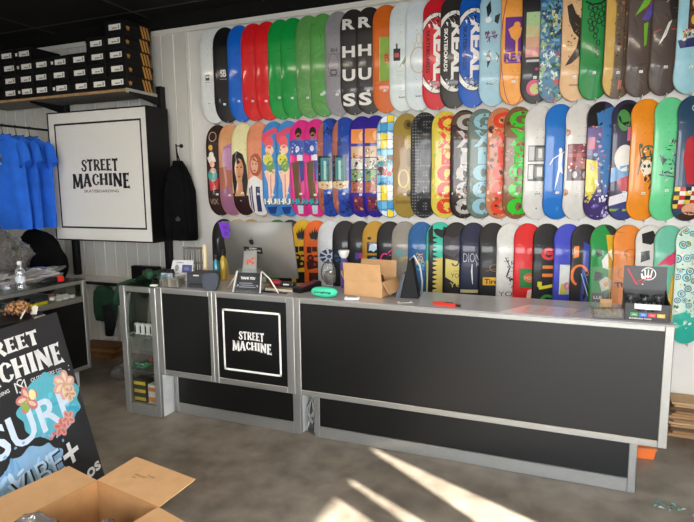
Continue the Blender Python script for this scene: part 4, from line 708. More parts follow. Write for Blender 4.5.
# pale stick, wire rack, blue bottles behind the printer
bm = NB(); lathe(bm, [(.013,0),(.015,.004),(.015,.262),(.013,.268),(.004,.272)], 16); tag(obj('wooden_stick', bm, mat('pale_cream_wood', '#e0cfa4', rough=.5), None, (-2.54,3.40,Z), smooth=True, angle=.6), 'upright pale cream stick behind the printer', 'stick')
rk = thing('wire_rack', 'grey wire rack of thin rods behind the printer', 'rack', (-2.68,3.465,Z))
M_dw = mat('dark_wire', '#55534f', rough=.4, metal=.4)
bm = NB()
for z in (.004,.12,.235): tube(bm, [(-.085,-.03,z),(.085,-.03,z),(.085,.03,z),(-.085,.03,z),(-.085,-.03,z)], .004, 6)
obj('frame', bm, M_dw, rk)
for k in range(7):
    bm = NB(); x = -.078+.026*k; tube(bm, [(x,-.03,.0),(x,-.03,.25)], .005 if k%2 else .008, 6); obj('rod', bm, M_dw, rk)
for k, (x, y, h, col, lb) in enumerate(((-2.47,3.44,.20,'#2a7f9c','turquoise bottle beside the left edge of the computer'),(-2.425,3.47,.23,'#c4a534','yellow and black bottle beside the left edge of the computer'))):
    b = thing('spray_bottle', lb, 'bottle', (x,y,Z)); bm = NB(); lathe(bm, [(.02,0),(.026,.004),(.026,h*.62),(.018,h*.74),(.010,h*.78),(.010,h*.84)], 18); obj('bottle', bm, mat('bottle_'+str(k), col, rough=.25, coat=.4), b, smooth=True, angle=.7)
    bm = NB(); lathe(bm, [(.012,h*.82),(.013,h*.84),(.013,h*.98),(.010,h)], 14); obj('cap', bm, M_black, b, smooth=True, angle=.6)
# clutter right of the computer foot
for k, (col, lb) in enumerate((('#c9c2b2','off-white stack of paper, lowest sheet pad right of the computer stand'),('#6b5a42','brown notebook on the paper stack right of the computer stand'))):
    bm = NB(); box(bm, (-.10,-.045,0), (.10,.045,.016-.004*k), 0, .002); tag(obj('notepad' if k == 0 else 'notebook', bm, flat(col), None, (-1.80,3.235,Z+.0165*k), .1-.15*k), lb, 'paper')
bm = NB(); blob(bm, (0,0,.022), (.055,.03,.022), .25, 1.5, 3, 3); tag(obj('red_pouch', bm, mat('deep_red_cloth', '#8a1a2a', rough=.7), None, (-1.84,3.235,Z+.0295), smooth=True), 'dark red pouch lying on the papers under the computer', 'pouch')
bm = NB(); box(bm, (-.05,-.03,0), (.05,.03,.03), 0, .008); box(bm, (-.02,-.031,.01), (.02,-.03,.02), 1); tag(obj('wallet', bm, [M_black, flat('#b9bcc2')], None, (-1.755,3.245,Z+.0295), .1), 'small black wallet on the papers under the right corner of the computer', 'wallet')
ch = thing('payment_terminal', 'black card terminal with reddish keypad right of the computer', 'card terminal', (-1.625,3.27,Z), -.32)
bm = NB(); prism(bm, [(-.1,0),(.11,0),(.11,.06),(-.1,.028)], ((-.04,0,0),(0,1,0),(0,0,1)), (.08,0,0)); bmesh.ops.bevel(bm, geom=bm.edges[:], offset=.006, segments=2, affect='EDGES'); cb = obj('body', bm, M_black, ch)
bm = NB(); prism(bm, [(-.06,.0345),(.06,.0527),(.06,.055),(-.06,.037)], ((-.028,0,0),(0,1,0),(0,0,1)), (.056,0,0)); obj('keypad', bm, flat('#7a3238'), cb); bm = NB(); prism(bm, [(.065,.0535),(.1,.0588),(.1,.061),(.065,.0558)], ((-.028,0,0),(0,1,0),(0,0,1)), (.056,0,0)); obj('screen', bm, mat('dark_screen', '#2a2f36', rough=.1), cb)
cb2 = NB()
for k in range(3):
    tube(cb2, [(-1.90+.02*k,3.13+.01*k,Z+.006),(-1.83,3.12+.02*k,Z+.006),(-1.76,3.14-.012*k,Z+.006),(-1.70,3.11+.015*k,Z+.006)], .004, 6)
tag(obj('charging_cable', cb2, M_black, smooth=True), 'black cable loops on the counter edge before the paper stack', 'cable')
# mint case
mc = thing('glasses_case', 'mint green soft case with black script on the counter edge', 'case', (-1.425,3.115,Z), .06)
bm = NB(); n = 18; g = []
for i in range(n+1):
    u = i/n*2-1; r = (1-abs(u)**3.2)**.5 if abs(u) < 1 else .0; r = max(r, .08)
    g.append([bm.verts.new((u*.09, .032*r*math.cos(2*PI*k/14), .033+.033*r*math.sin(2*PI*k/14)*(1 if math.sin(2*PI*k/14) > 0 else 1))) for k in range(14)])
for a, b in zip(g, g[1:]):
    for k in range(14): bm.faces.new([a[k], a[(k+1)%14], b[(k+1)%14], b[k]])
bm.faces.new(g[0]); bm.faces.new(g[-1]); ca = obj('case', bm, mat('mint_foam', '#3fc9a0', rough=.6), mc, smooth=True)
bm = NB(); decal(bm, [t_text('sunglass', .0,.0,.11,.016,K_,0,.03), t_line([(.04,-.008),(.058,-.004)],.004,K_)], (0,-.0335,.036), (1,0,0), (0,.2,.98), (0,-.98,.2), lambda c: 0, .001); obj('lettering', bm, M_black, ca)
# snow-globe-like figurine in film, little bottle with white lid, behind
fg = thing('clear_pouch', 'clear plastic pouch of small grey parts standing before the wedge decks', 'pouch', (-1.53,3.42,Z))
bm = NB(); blob(bm, (0,0,.105), (.055,.03,.08), .3, 2.2, 7, 3); obj('film', bm, M_film, fg, smooth=True); bm = NB(); blob(bm, (0,0,.08), (.036,.018,.045), .4, 3., 9, 3); obj('parts', bm, mat('brown_grey_parts', '#6a5c54', rough=.6), fg, smooth=True)
pb = thing('squeeze_bottle', 'small white-capped purple bottle behind the open carton', 'bottle', (-1.43,3.462,Z))
bm = NB(); lathe(bm, [(.022,0),(.026,.005),(.026,.17),(.02,.20),(.014,.21)], 18); obj('bottle', bm, mat('violet_bottle', '#5a4a9a', rough=.3, coat=.3), pb, smooth=True, angle=.7)
bm = NB(); lathe(bm, [(.014,.205),(.026,.222),(.036,.25),(.034,.262)], 18, sx=1.1); obj('cap', bm, M_wht, pb, smooth=True, angle=.6)
# open carton
def carton(name, label, loc, rz, W, D, H, flaps, t=.004, col=M_card, inner=M_cardl):
    b = thing(name, label, 'cardboard box', loc, rz); bm = NB()
    box(bm, (-W/2,-D/2,0), (W/2,D/2,t)); box(bm, (-W/2,-D/2,t), (W/2,-D/2+t,H)); box(bm, (-W/2,D/2-t,t), (W/2,D/2,H)); box(bm, (-W/2,-D/2+t,t), (-W/2+t,D/2-t,H)); box(bm, (W/2-t,-D/2+t,t), (W/2,D/2-t,H))
    obj('box_body', bm, col, b)
    for side, ln, ang, sk in flaps:          # ang: 0 = level outwards, 90 = straight up, -90 = hanging
        a = math.radians(ang); c, s = math.cos(a), math.sin(a); bm = NB()
        hw = (W if side in 'fb' else D)/2-.001
        o, u, w = {'f': ((0,-D/2,H),(1,0,0),(0,-c,s)), 'b': ((0,D/2,H),(-1,0,0),(0,c,s)), 'l': ((-W/2,0,H),(0,-1,0),(-c,0,s)), 'r': ((W/2,0,H),(0,1,0),(c,0,s))}[side]
        n = Vector(u).cross(Vector(w)).normalized()*t
        prism(bm, [(-hw,0),(hw,0),(hw-sk,ln),(-hw+sk,ln)], (o, u, w), n); obj('flap', bm, inner if ang < 45 and ang > -45 else col, b)
    return b
cbx = carton('cardboard_box', 'open brown carton on the counter', (-1.19,3.33,Z), -.12, .27,.22,.10, [('f',.115,80,.004),('b',.11,84,.004),('l',.06,66,.0),('r',.09,-52,.0)], .004, M_cardl, mat('pale_card_inner', '#cdb79a', rough=.8))
bm = NB(); blob(bm, (0,0,.082), (.09,.07,.06), .3, 2.5, 12, 3); tag(obj('paper_filling', bm, mat('reddish_brown_paper', '#5e3226', rough=.8), None, (-1.19,3.33,Z+.006), -.12, smooth=True), 'crumpled reddish paper inside the open carton on the counter', 'packing paper')
# black pyramid bag + silver bag
bb = thing('paper_bag', 'tall pointed black bag beside the open carton', 'bag', (-.94,3.30,Z), .1)
bm = NB(); prism(bm, [(-.03,0),(.085,0),(.06,.11),(.035,.235),(.012,.24),(-.0,.12)], ((0,-.05,0),(1,0,0),(0,.15,1)), (0,.1,0)); obj('bag', bm, mat('black_paper', '#0b0b0d', rough=.6, spec=.25), bb)
bm = NB(); tube(bm, [(.02,-.01,.235),(.05,-.012,.265),(.085,.0,.2),(.1,.01,.1),(.095,.02,.02)], .006, 8); obj('handle', bm, M_wire, bb, smooth=True)
bm = NB(); prism(bm, [(-.058,0),(-.032,0),(-.0,.15),(-.015,.155)], ((0,-.045,0),(1,0,0),(0,.12,1)), (0,.08,0)); obj('side_fold', bm, mat('blue_grey_foil', '#2c3440', rough=.4), bb)
for x, y, r, lb in ((-1.235,3.115,.2,'small white device lying before the open carton'),(-.90,3.13,.5,'thin white card lying near the black bag')):
    bm = NB(); box(bm, (-.045,-.022,0), (.045,.022,.012 if x < -1 else .003), 0, .002); box(bm, (-.03,-.015,.012 if x < -1 else .003), (.03,.015,.0135 if x < -1 else .0035), 1); tag(obj('handheld_scanner' if x < -1 else 'card', bm, [M_wht, flat('#7f8894')], None, (x,y,Z), r), lb, 'device' if x < -1 else 'card')
# red box cutter
ck = thing('utility_knife', 'red and black utility knife on the counter top', 'knife', (-.655,3.125,Z), -.2)
bm = NB(); prism(bm, [(-.075,-.012),(.03,-.014),(.075,-.008),(.078,.006),(.03,.012),(-.07,.013)], ((0,0,0),(1,0,0),(0,1,0)), (0,0,.018)); bmesh.ops.bevel(bm, geom=bm.edges[:], offset=.003, segments=2, affect='EDGES'); kb = obj('handle', bm, mat('red_plastic', '#c92d1c', rough=.4), ck)
bm = NB(); box(bm, (.0,-.005,.0175), (.05,.005,.022), 0, .001); obj('slider', bm, M_black, kb); bm = NB(); box(bm, (.055,-.009,.003), (.095,.007,.015), 0, .002); obj('tip', bm, M_black, kb)
# papers lying flat
def sheet(lb, pts, z, col, lines=()):
    bm = NB(); prism(bm, pts, ((0,0,z),(1,0,0),(0,1,0)), (0,0,.0008)); o = obj('paper_sheet', bm, mat('glossy_'+col.lstrip('#'), col, rough=.2, coat=.5)); tag(o, lb, 'paper', 'paper sheets on the counter')
    if lines:
        bm = NB(); decal(bm, list(lines), (0,0,z+.0008), (1,0,0), (0,1,0), (0,0,1), (_p := Pal()), .0004); obj('print', bm, _p.m, o)
sheet('white glossy printed sheet lying flat on the right half of the counter', [(-.34,3.055),(-.03,3.03),(.10,3.27),(-.20,3.31)], Z, '#dedbe0', [t_line([(-.22+.035*k,3.10),(-.19+.035*k,3.24)],.010,['#c98a94','#b0a8b4'][k%2]) for k in range(8)])
sheet('grey glossy sheet lying beside the printed sheet toward the black display box', [(-.02,3.06),(.12,3.05),(.17,3.30),(.11,3.32)], Z, '#c9c7ce')
# tray of bolts
tr = clear_bin('acrylic_tray', 'shallow clear acrylic tray of brass bolts beside the black display box', (.20,3.17,Z), (.15,.17,.05), .12)
rg = random.Random(9); bm = NB()
for k in range(150):
    x, y = rg.uniform(-.064,.064), rg.uniform(-.074,.074); z = .006+.022*rg.random()*(1-abs(x)/.09); a = rg.uniform(0, 6); d = Vector((math.cos(a), math.sin(a), rg.uniform(-.3,.3)))*.008; p = Vector((x*.95, y*.95, z+.004)); tube(bm, [p-d, p+d], .0025, 5)
    if k%2: tube(bm, [p+d, p+d*1.3], .0048, 6)
tag(obj('loose_bolts', bm, mat('dull_brass', '#7d6a3e', rough=.4, metal=.6, vary=.3, scale=40), None, (.20,3.17,Z), .12), 'heap of small brass bolts in the shallow clear tray', 'bolts', None, 'stuff')
ab = thing('acrylic_stand', 'upright clear acrylic plate with a paper label behind the bolt tray', 'stand', (.175,3.31,Z), .1)
bm = NB(); box(bm, (-.05,0,0), (.09,.004,.24)); box(bm, (-.05,-.03,0), (.09,.05,.004)); obj('plate', bm, M_acryl, ab)
bm = NB(); box(bm, (.0,-.002,.01), (.06,-.0005,.06)); obj('label_card', bm, flat('#c9a06a'), ab)
# black counter display box
db = thing('display_box', 'black countertop display box with raised lid bearing a white shield mark', 'display box', (.385,3.19,Z), -.02)
MB_ = mat('black_board', '#17181a', rough=.4)
bm = NB(); a, b, c = .205, .20, .10; t = .004
box(bm, (-a/2,-b/2,0), (a/2,b/2,t)); box(bm, (-a/2,b/2-t,t), (a/2,b/2,c+.03))
prism(bm, [(-b/2,t),(b/2-t,t),(b/2-t,c+.03),(0,c),(-b/2,c-.012)], ((-a/2,0,0),(0,1,0),(0,0,1)), (t,0,0)); prism(bm, [(-b/2,t),(b/2-t,t),(b/2-t,c+.03),(0,c),(-b/2,c-.012)], ((a/2-t,0,0),(0,1,0),(0,0,1)), (t,0,0))
prism(bm, [(-a/2,t),(a/2,t),(a/2,c-.012),(.06,c-.012),(.045,c-.05),(-.045,c-.05),(-.06,c-.012),(-a/2,c-.012)], ((0,-b/2,0),(1,0,0),(0,0,1)), (0,t,0)); bd = obj('box_body', bm, MB_, db)
bm = NB(); decal(bm, [t_rect(-.075+.04*k,.022,-.04+.04*k,.042,['#2a8a48','#2a6ac0','#c0303c','#d0a52c'][k]) for k in range(4)]+[t_text('AXLE', -.057+.04*k,.032,.02,.006,W_) for k in range(4)]+[t_text('SKATEBOARD TOOLS', -.03,.012,.10,.007,W_), t_ell(.03,.066,.006,.004,W_)], (0,-b/2,0), (1,0,0), (0,0,1), (0,-1,0), (_p := Pal())); obj('print', bm, _p.m, bd)
bm = NB(); prism(bm, [(-a/2,0),(a/2,0),(a/2,.125),(-a/2,.125)], ((0,b/2-.004,c+.03),(1,0,0),(0,.05,1)), (0,.004,0)); ld = obj('lid', bm, MB_, db)
bm = NB(); sh = [t_ring(.015,.085,.036,.034,.004,.004,W_,-160,160,24), t_poly([(-.021,.085),(-.017,.06),(.0,.05),(.008,.058),(-.01,.075),(-.012,.085)],W_)]+[t_line([(-.002,.105),(.002,.066)],.006,W_), t_line([(.014,.108),(.014,.06)],.006,W_), t_line([(.032,.105),(.026,.066)],.006,W_), t_line([(.002,.066),(.014,.078)],.006,W_), t_line([(.026,.066),(.014,.078)],.006,W_)]
sh += [t_line([(-.085,.11),(-.045,.035),(-.035,.025)],.009,'#b02a36'), t_line([(-.05,.032),(-.01,.055),(.03,.06)],.006,'#b02a36'), t_line([(-.04,.025),(.0,.045)],.004,'#b02a36'), t_ell(-.01,.028,.004,.003,W_)]
decal(bm, sh, (0,b/2-.0045,c+.03), (1,0,0), (0,.05,.999), (0,-.999,.05), (_p := Pal())); obj('print', bm, _p.m, ld)
M_tool = mat('grey_tool_metal', '#8e9096', rough=.35, metal=.6)
for k in range(9):
    x, y = -.066+.066*(k%3), -.05+.05*(k//3)
    bm = NB(); box(bm, (-.026,-.018,0), (.026,.018,.02), 0, .004); tube(bm, [(0,0,.01),(0,0,.055)], .009, 8); box(bm, (-.02,-.008,.045), (.02,.008,.06), 1, .003)
    tag(obj('skate_tool', bm, [M_tool, M_black], None, (.385+x,3.19+y,Z+.0045+.022*(k//3)), .25*((k*7)%5)-.4), 'grey T-shaped tool, %s of the %s row in the black display box' % (['left','middle','right'][k%3], ['front','middle','back'][k//3]), 'tool', 'tools in the black display box')
bm = NB(); prism(bm, [(-.06,0),(.06,0),(.06,.03),(-.06,.03)], ((-.0,-.108,.062),(1,0,0),(0,-.25,.95)), (0,.002,0)); obj('white_card', bm, flat('#d4d5d8'), db)

# ------------------------------------------------------------------ left corner: shelf, boxes, sign, shirts
for k, x in enumerate((-4.745, -3.545)):
    pt = thing('shelf_upright', ['black upright post behind the shirts and the lightbox sign','black upright post at the right end of the shoe shelf'][k], 'post', (x,4.195,.0))
    bm = NB(); box(bm, (-.028,-.03,0.0), (.028,.03,2.60), 0, .003, 1); obj('post', bm, M_blackm, pt)
    bm = NB(); prism(bm, [(0,2.500),(-.36,2.500),(-.36,2.485),(-.05,2.43),(0,2.43)], ((-.006,-.03,0),(0,1,0),(0,0,1)), (.012,0,0)); obj('bracket', bm, M_blackm, pt)
sh = thing('wall_shelf', 'long shelf with a wooden front edge carrying the shoe boxes', 'shelf', (-4.55,3.98,2.502))
bm = NB(); box(bm, (-1.0,-.19,0), (.985,.18,.022), 0); obj('board', bm, mat('shelf_grey', '#6b6963', rough=.6), sh)
bm = NB(); box(bm, (-1.0,-.198,0), (.985,-.19,.022), 0); obj('front_edge', bm, mat('wood_edge', '#a07f58', rough=.6, vary=.2, scale=20), sh)
bm = NB(); box(bm, (.985,-.198,-.012), (.995,.18,.026), 0); obj('end_cap', bm, mat('end_grey', '#b4b2ac', rough=.5), sh)
M_sbox = mat('black_shoebox', '#070708', rough=.55, vary=.1, spec=.25)
def shoe_box(x, y, z, label, dx, extra, side):
    b = thing('shoe_box', label, 'shoe box', (x,y,z), 0, 'shoe boxes on the wall shelf')
    bm = NB(); box(bm, (-.105,-.16,0), (.105,.16,.112), 0, .002, 1); bx = obj('box_body', bm, M_sbox, b)
    bm = NB(); box(bm, (-.1075,-.1625,.074), (.1075,.1625,.113), 0, .002, 1); obj('lid', bm, M_sbox, b)
    bm = NB(); box(bm, (-.058+dx,-.1635,.036), (.072+dx,-.1626,.082), 0); box(bm, (-.02+dx,-.1640,.045), (.035+dx,-.1635,.056), 1); box(bm, (.045+dx,-.164,.043), (.06+dx,-.1635,.072), 1)
    if extra: box(bm, (-.095,-.1635,.045), (-.068,-.1626,.072), 0)
    obj('end_label', bm, [M_sticker, flat('#8f8f8b')], b)
    if side:
        gold = '#c08a3c'; S = []; S2 = []
        for k in range(3): S.append(t_poly([(.055+.036*k,.005),(.078+.036*k,.005),(.048+.036*k,.103),(.025+.036*k,.103)], gold))
        for k in (-1,0,1): S2.append(t_ell(-.118+.012*k,.056-.004*abs(k),.006,.014,gold,10,-22*k))
        S2.append(t_rect(-.132,.036,-.104,.040,gold)); S2.append(t_rect(-.132,.031,-.104,.033,gold))
        bm = NB(); decal(bm, S, (.1078,0,0), (0,1,0), (0,0,1), (1,0,0), (_p := Pal())); obj('stripes', bm, _p.m, b); bm = NB(); decal(bm, S2, (.1078,0,0), (0,1,0), (0,0,1), (1,0,0), (_p := Pal())); obj('emblem', bm, _p.m, b)
HT = [5,4,3,3,3,4,4,4]; ORD = ['bottom','second','third','fourth','fifth']
for c in range(8):
    nm = ['rightmost stack','second stack from the right','third stack from the right','fourth stack from the right','fifth stack from the right','sixth stack from the right','seventh stack from the right','leftmost stack'][c]
    for r in range(HT[c]):
        top = r == HT[c]-1
        lb = 'black shoe box, %s in the %s' % ('topmost' if top else ORD[r]+(' from below' if r else ' one'), nm)
        if c == 0: lb = 'black shoe box with gold stripes, %s in the %s' % ('topmost' if top else ORD[r]+(' from below' if r else ' one'), nm)
        shoe_box(-3.668-.222*c+.004*math.sin(c*3+r*2), 3.955+.006*math.sin(r*1.7+c), 2.5245+.1135*r, lb, [.0,.01,.02,.005,-.01,.015,.015,.0][c]+.006*math.sin(r*4), c in (3,5) and (r != 1), c == 0)
lx = thing('lightbox_sign', 'big white square shop sign with black border on the wall', 'sign', (-4.045,4.02,1.788))
hw_, hh = .597, .602
bm = NB(); yb0, yb1 = -.137, .140
box(bm, (-hw_,yb0,-hh), (-hw_+.012,yb1,hh)); box(bm, (hw_-.012,yb0,-hh), (hw_,yb1,hh)); box(bm, (-hw_+.012,yb0,-hh), (hw_-.012,yb1,-hh+.012)); box(bm, (-hw_+.012,yb0,hh-.012), (hw_-.012,yb1,hh)); box(bm, (-hw_+.012,.1,-hh+.012), (hw_-.012,yb1,hh-.012))
obj('housing', bm, M_blackm, lx)
bm = NB(); box(bm, (-hw_+.012,yb0+.003,-hh+.012), (hw_-.012,.0,hh-.012)); fp = obj('face_panel', bm, mat('sign_white_acrylic', '#dedcd6', rough=.4, vary=.01, coat=.1), lx)
bm = NB(); u0, u1, v0, v1, t = -.515, .53, -.484, .495, .017
S = [t_rect(u0,v0,u0+t,v1,K_), t_rect(u1-t,v0,u1,v1,K_), t_rect(u0,v0,u1,v0+t,K_), t_rect(u0,v1-t,u1,v1,K_)]+sm_logo(.018, .157, .69, K_)+[t_text('SKATEBOARDING', .02, -.134, .42, .026, K_, 0, .006)]
decal(bm, S, (0,yb0+.003,0), (1,0,0), (0,0,1), (0,-1,0), lambda c: 0); obj('lettering', bm, flat('#0d0d0f'), fp)
# hanging rail arm and shirts
ra = thing('clothes_rail', 'black rail arm holding the blue shirts', 'clothes rail', (-4.745,3.8,2.245))
bm = NB(); tube(bm, [(0,-.42,0),(0,.36,0)], .011, 10); obj('bar', bm, M_blackm, ra); bm = NB(); blob(bm, (0,-.42,0), .016, 0, 1, 0, 2); obj('end_ball', bm, M_blackm, ra)
bm = NB(); prism(bm, [(.36,-.07),(.364,-.07),(.364,.05),(.36,.05)], ((-.02,0,0),(0,1,0),(0,0,1)), (.04,0,0)); obj('back_plate', bm, M_blackm, ra)
def tshirt(name, y, seed, label, rz, mark=False):
    hz = 2.245
    h = thing('coat_hanger', 'black hanger holding the '+label.split(',')[1].strip(), 'hanger', (-4.745,y,hz), rz, 'black hangers on the rail arm')
    bm = NB(); tube(bm, [(-.012*math.cos(a)*1.2, 0, .0+.0175*math.sin(a)) for a in [math.radians(k) for k in (200,150,90,30,-20)]]+[(.0,0,-.045),(0,0,-.074)], .0028, 6); obj('hook', bm, M_blackm, h)
    bm = NB(); tube(bm, [(-.145,0,-.160),(-.08,0,-.116),(0,0,-.072),(.08,0,-.116),(.145,0,-.160)], [.005,.006,.007,.006,.005], 8); tube(bm, [(-.14,0,-.161),(.14,0,-.161)], .004, 6); obj('bar', bm, M_black, h)
    t = thing(name, label, 't-shirt', (-4.745,y,hz), rz, 'blue shirts on the rail arm')
    off = seed*5.1; nz_, nth = 22, 40
    def sect(k):
        f = k/nz_; z = -.078-.85*f*1.0
        if f < .10: w = .10+(.245-.10)*(f/.10)**.75
        else: w = .245+.012*f
        return z, w
    bm = NB(); g = []
    for k in range(nz_+1):
        z, w = sect(k); row = []
        for j in range(nth):
            a = 2*PI*j/nth; fold = noise.noise(Vector((math.cos(a)*3+off, k*.10, math.sin(a)*3)))*(.006+.022*(k/nz_)); d = .026+.022*min(1, k/6)
            row.append(bm.verts.new((w*math.cos(a)+fold*.4, d*math.sin(a)+fold*(1 if abs(math.cos(a)) < .97 else .3), z - (.02*abs(math.cos(a))**2 if k < 3 else 0) + (.006*noise.noise(Vector((a*2, off, 3))) if k == nz_ else 0))))
        g.append(row)
    for a, b in zip(g, g[1:]):
        for j in range(nth): bm.faces.new([a[j], a[(j+1)%nth], b[(j+1)%nth], b[j]])
    obj('body', bm, M_blue, t, smooth=True)
    for s in (-1, 1):
        bm = NB(); pts = [(s*.19,0,-.155),(s*.235,-.008,-.20),(s*.262,-.012,-.27),(s*.275,-.014,-.35)]
        gg = []
        for i, p in enumerate(pts):
            row = []
            for j in range(16):
                a = 2*PI*j/16; r1, r2 = (.055,.025) if i == 0 else (.062+.004*i,.028+.005*i)
                row.append(bm.verts.new((p[0]+r1*math.cos(a)*.75, p[1]+r2*math.sin(a)+.01*noise.noise(Vector((a,i*.7,off+s))), p[2]+r1*math.cos(a)*s*.45)))
            gg.append(row)
        for a_, b_ in zip(gg, gg[1:]):
            for j in range(16): bm.faces.new([a_[j], a_[(j+1)%16], b_[(j+1)%16], b_[j]])
        obj('sleeve', bm, M_blue, t, smooth=True)
    bm = NB(); n = 20
    tube(bm, [(.088*math.cos(2*PI*k/n), .030*math.sin(2*PI*k/n), -.082-.045*(max(0,-math.sin(2*PI*k/n)))) for k in range(n+1)], .009, 6); obj('collar', bm, mat('blue_rib', '#1d66cf', rough=.9), t, smooth=True)
    if mark:
        bm = NB(); decal(bm, [t_ell(0,0,.012,.03,'#12305c',10), t_ell(.0,.02,.016,.010,'#c8a060',8), t_line([(-.015,-.02),(.012,-.05)],.010,'#c4d0e0')]+SCAT(71,10,-.12,.45,.12,.56,.003,.006,['#e8d8c0','#12305c']), (.03,-.066,-.30), (1,0,0), (0,0,1), (0,-1,0), (_p := Pal()), .004); obj('chest_print', bm, _p.m, t)
    return t
tshirt('t_shirt', 3.50, 1, 'bright blue t-shirt with a small chest print, front shirt on the rail arm', .02, True)
tshirt('t_shirt', 3.63, 2, 'plain bright blue t-shirt, second shirt on the rail arm', -.03)
tshirt('t_shirt', 3.77, 3, 'plain bright blue t-shirt, third shirt on the rail arm', .02)
# coat on a hook beside the sign
hk = thing('wall_hook', 'small black round hook on the wall beside the white sign', 'hook', (-3.36,WALL-.014,2.06))
bm = NB(); tube(bm, [(0,0,0),(0,-.012,0)], .018, 14); obj('plate', bm, M_blackm, hk); bm = NB(); tube(bm, [(0,-.01,0),(0,-.07,-.004),(0,-.085,.012)], .006, 8); obj('peg', bm, M_blackm, hk)
ct = thing('hooded_jacket', 'black jacket hanging between the white sign and the decks', 'jacket', (-3.285,4.10,1.20))
bm = NB(); nth = 44; g = []
prof = [(.0,.140,.075,0),(.015,.148,.085,0),(.12,.147,.088,0),(.3,.138,.085,0),(.45,.135,.08,0),(.58,.10,.07,-.01),(.66,.065,.055,-.02),(.72,.035,.035,-.03)]
for i, (z, rx, ry, cx) in enumerate(prof):
    row = []
    for j in range(nth):
        a = 2*PI*j/nth; f = .022*noise.noise(Vector((math.cos(a)*3.2, z*1.2, math.sin(a)*3.2)))*(1-.6*z)+.008*noise.noise(Vector((math.cos(a)*7, z*5, math.sin(a)*7)))
        row.append(bm.verts.new((cx+(rx+f)*math.cos(a), (ry+f)*math.sin(a), z)))
    g.append(row)
for a, b in zip(g, g[1:]):
    for j in range(nth): bm.faces.new([a[j], a[(j+1)%nth], b[(j+1)%nth], b[j]])
bm.faces.new(g[0]); bm.faces.new(g[-1]); obj('body', bm, M_blackcloth, ct, smooth=True)
for s in (-1, 1):
    bm = NB(); tube(bm, [(s*.07,-.03,.60),(s*.105,-.045,.45),(s*.118,-.05,.28),(s*.115,-.05,.10),(s*.11,-.045,.02)], [.04,.045,.043,.04,.036], 14); obj('sleeve', bm, M_blackcloth, ct, smooth=True)
bm = NB(); blob(bm, (-.01,-.055,.58), (.085,.05,.10), .3, 2., 5, 3); obj('hood', bm, M_blackcloth, ct, smooth=True)
bm = NB(); tube(bm, [(-.03,.0,.71),(-.06,.03,.80),(-.073,.043,.862),(-.065,.04,.80),(-.02,.02,.71)], .006, 6); obj('loop', bm, M_blackcloth, ct)
bm = NB(); decal(bm, [t_poly([(-.03,.0),(-.01,.012),(0,.03),(.01,.012),(.03,.0),(.02,-.02),(-.02,-.02)],'#3a3d44')], (.03,-.104,.2), (1,0,0), (0,0,1), (0,-1,0), (_p := Pal()), .004); obj('back_print', bm, _p.m, ct)

# ------------------------------------------------------------------ left glass counter
gc = thing('glass_counter', 'left glass-topped counter with a black front running to the wall', 'counter', (-3.72,0,0))
CT = .93; Y0, Y1 = .9, 3.36; XL = -.62
bm = NB()
for y in (Y0, Y1-.035): box(bm, (-.03,y,.17), (0,y+.035,CT-.006), 0, .003, 1); box(bm, (XL,y,.17), (XL+.03,y+.035,CT-.006), 0)
box(bm, (-.03,Y0+.035,CT-.034), (0,Y1-.035,CT-.006), 0, .003, 1); box(bm, (-.03,Y0+.035,.17), (0,Y1-.035,.205), 0, .003, 1); box(bm, (-.03,Y0+.035,.745), (0,Y1-.035,.785), 0, .003, 1)
box(bm, (XL+.03,Y1-.035,CT-.034), (-.03,Y1,CT-.006)); box(bm, (XL+.03,Y1-.035,.17), (-.03,Y1,.2)); box(bm, (XL,Y0+.035,CT-.034), (XL+.03,Y1-.035,CT-.006))
obj('metal_frame', bm, M_alu, gc)
bm = NB(); box(bm, (-.02,Y0+.035,.205), (-.008,Y1-.035,.745)); obj('front_panel', bm, M_lam, gc)
bm = NB(); box(bm, (XL+.03,Y1-.022,.2), (-.03,Y1-.008,.775)); obj('end_panel', bm, M_lam, gc)
bm = NB(); box(bm, (XL+.03,Y0+.035,.776), (-.03,Y1-.035,.784)); obj('display_floor', bm, mat('display_grey', '#8a8984', rough=.6), gc)
bm = NB(); box(bm, (XL,Y0+.02,.2), (XL+.012,Y1-.02,.90)); obj('back_panel', bm, mat('plinth_white', '#cfcfcb'), gc)
bm = NB(); box(bm, (-.013,Y0+.035,.785), (-.009,Y1-.035,CT-.034)); obj('glass_pane', bm, M_glass, gc)
bm = NB(); box(bm, (XL+.03,Y1-.02,.785), (-.03,Y1-.016,CT-.034)); obj('glass_pane', bm, M_glass, gc)
bm = NB(); box(bm, (XL,Y0,CT-.006), (0,Y1,CT)); obj('glass_top', bm, M_glass, gc)
bm = NB(); box(bm, (-.5,Y0+.1,0), (-.10,Y1-.05,.172)); obj('plinth', bm, mat('plinth_white', '#cfcfcb'), gc)
bm = NB(); box(bm, (-.048,2.25,.7845), (-.040,3.02,.808)); tag(obj('yellow_strip', bm, mat('yellow_plastic', '#d8d022', rough=.4), None, (-3.72,0,0)), 'bright yellow strip lying inside the left glass counter', 'strip')
rg = random.Random(12)
def truck(x, y, z, rz, label, m):
    bm = NB(); tube(bm, [(-.055,0,.03),(.055,0,.03)], .007, 8); box(bm, (-.02,-.03,.0), (.02,.03,.012), 0, .003); prism(bm, [(-.03,.022),(.03,.022),(.01,.05),(-.01,.05)], ((0,-.006,-.012),(1,0,0),(0,0,1)), (0,.012,0))
    for s in (-1, 1): tube(bm, [(s*.045,0,.03),(s*.07,0,.03)], .018, 12, 1)
    tag(obj('skateboard_truck', bm, [M_wire, m], None, (x,y,z), rz), label, 'skateboard truck', 'axles inside the left glass counter')
TK = [('black-wheeled axle, farthest of the left row in the glass counter',M_black), ('black-wheeled axle, second of the left row in the glass counter',M_black), ('black-wheeled axle, third of the left row in the glass counter',M_black), ('black-wheeled axle, nearest of the left row in the glass counter',M_black)]
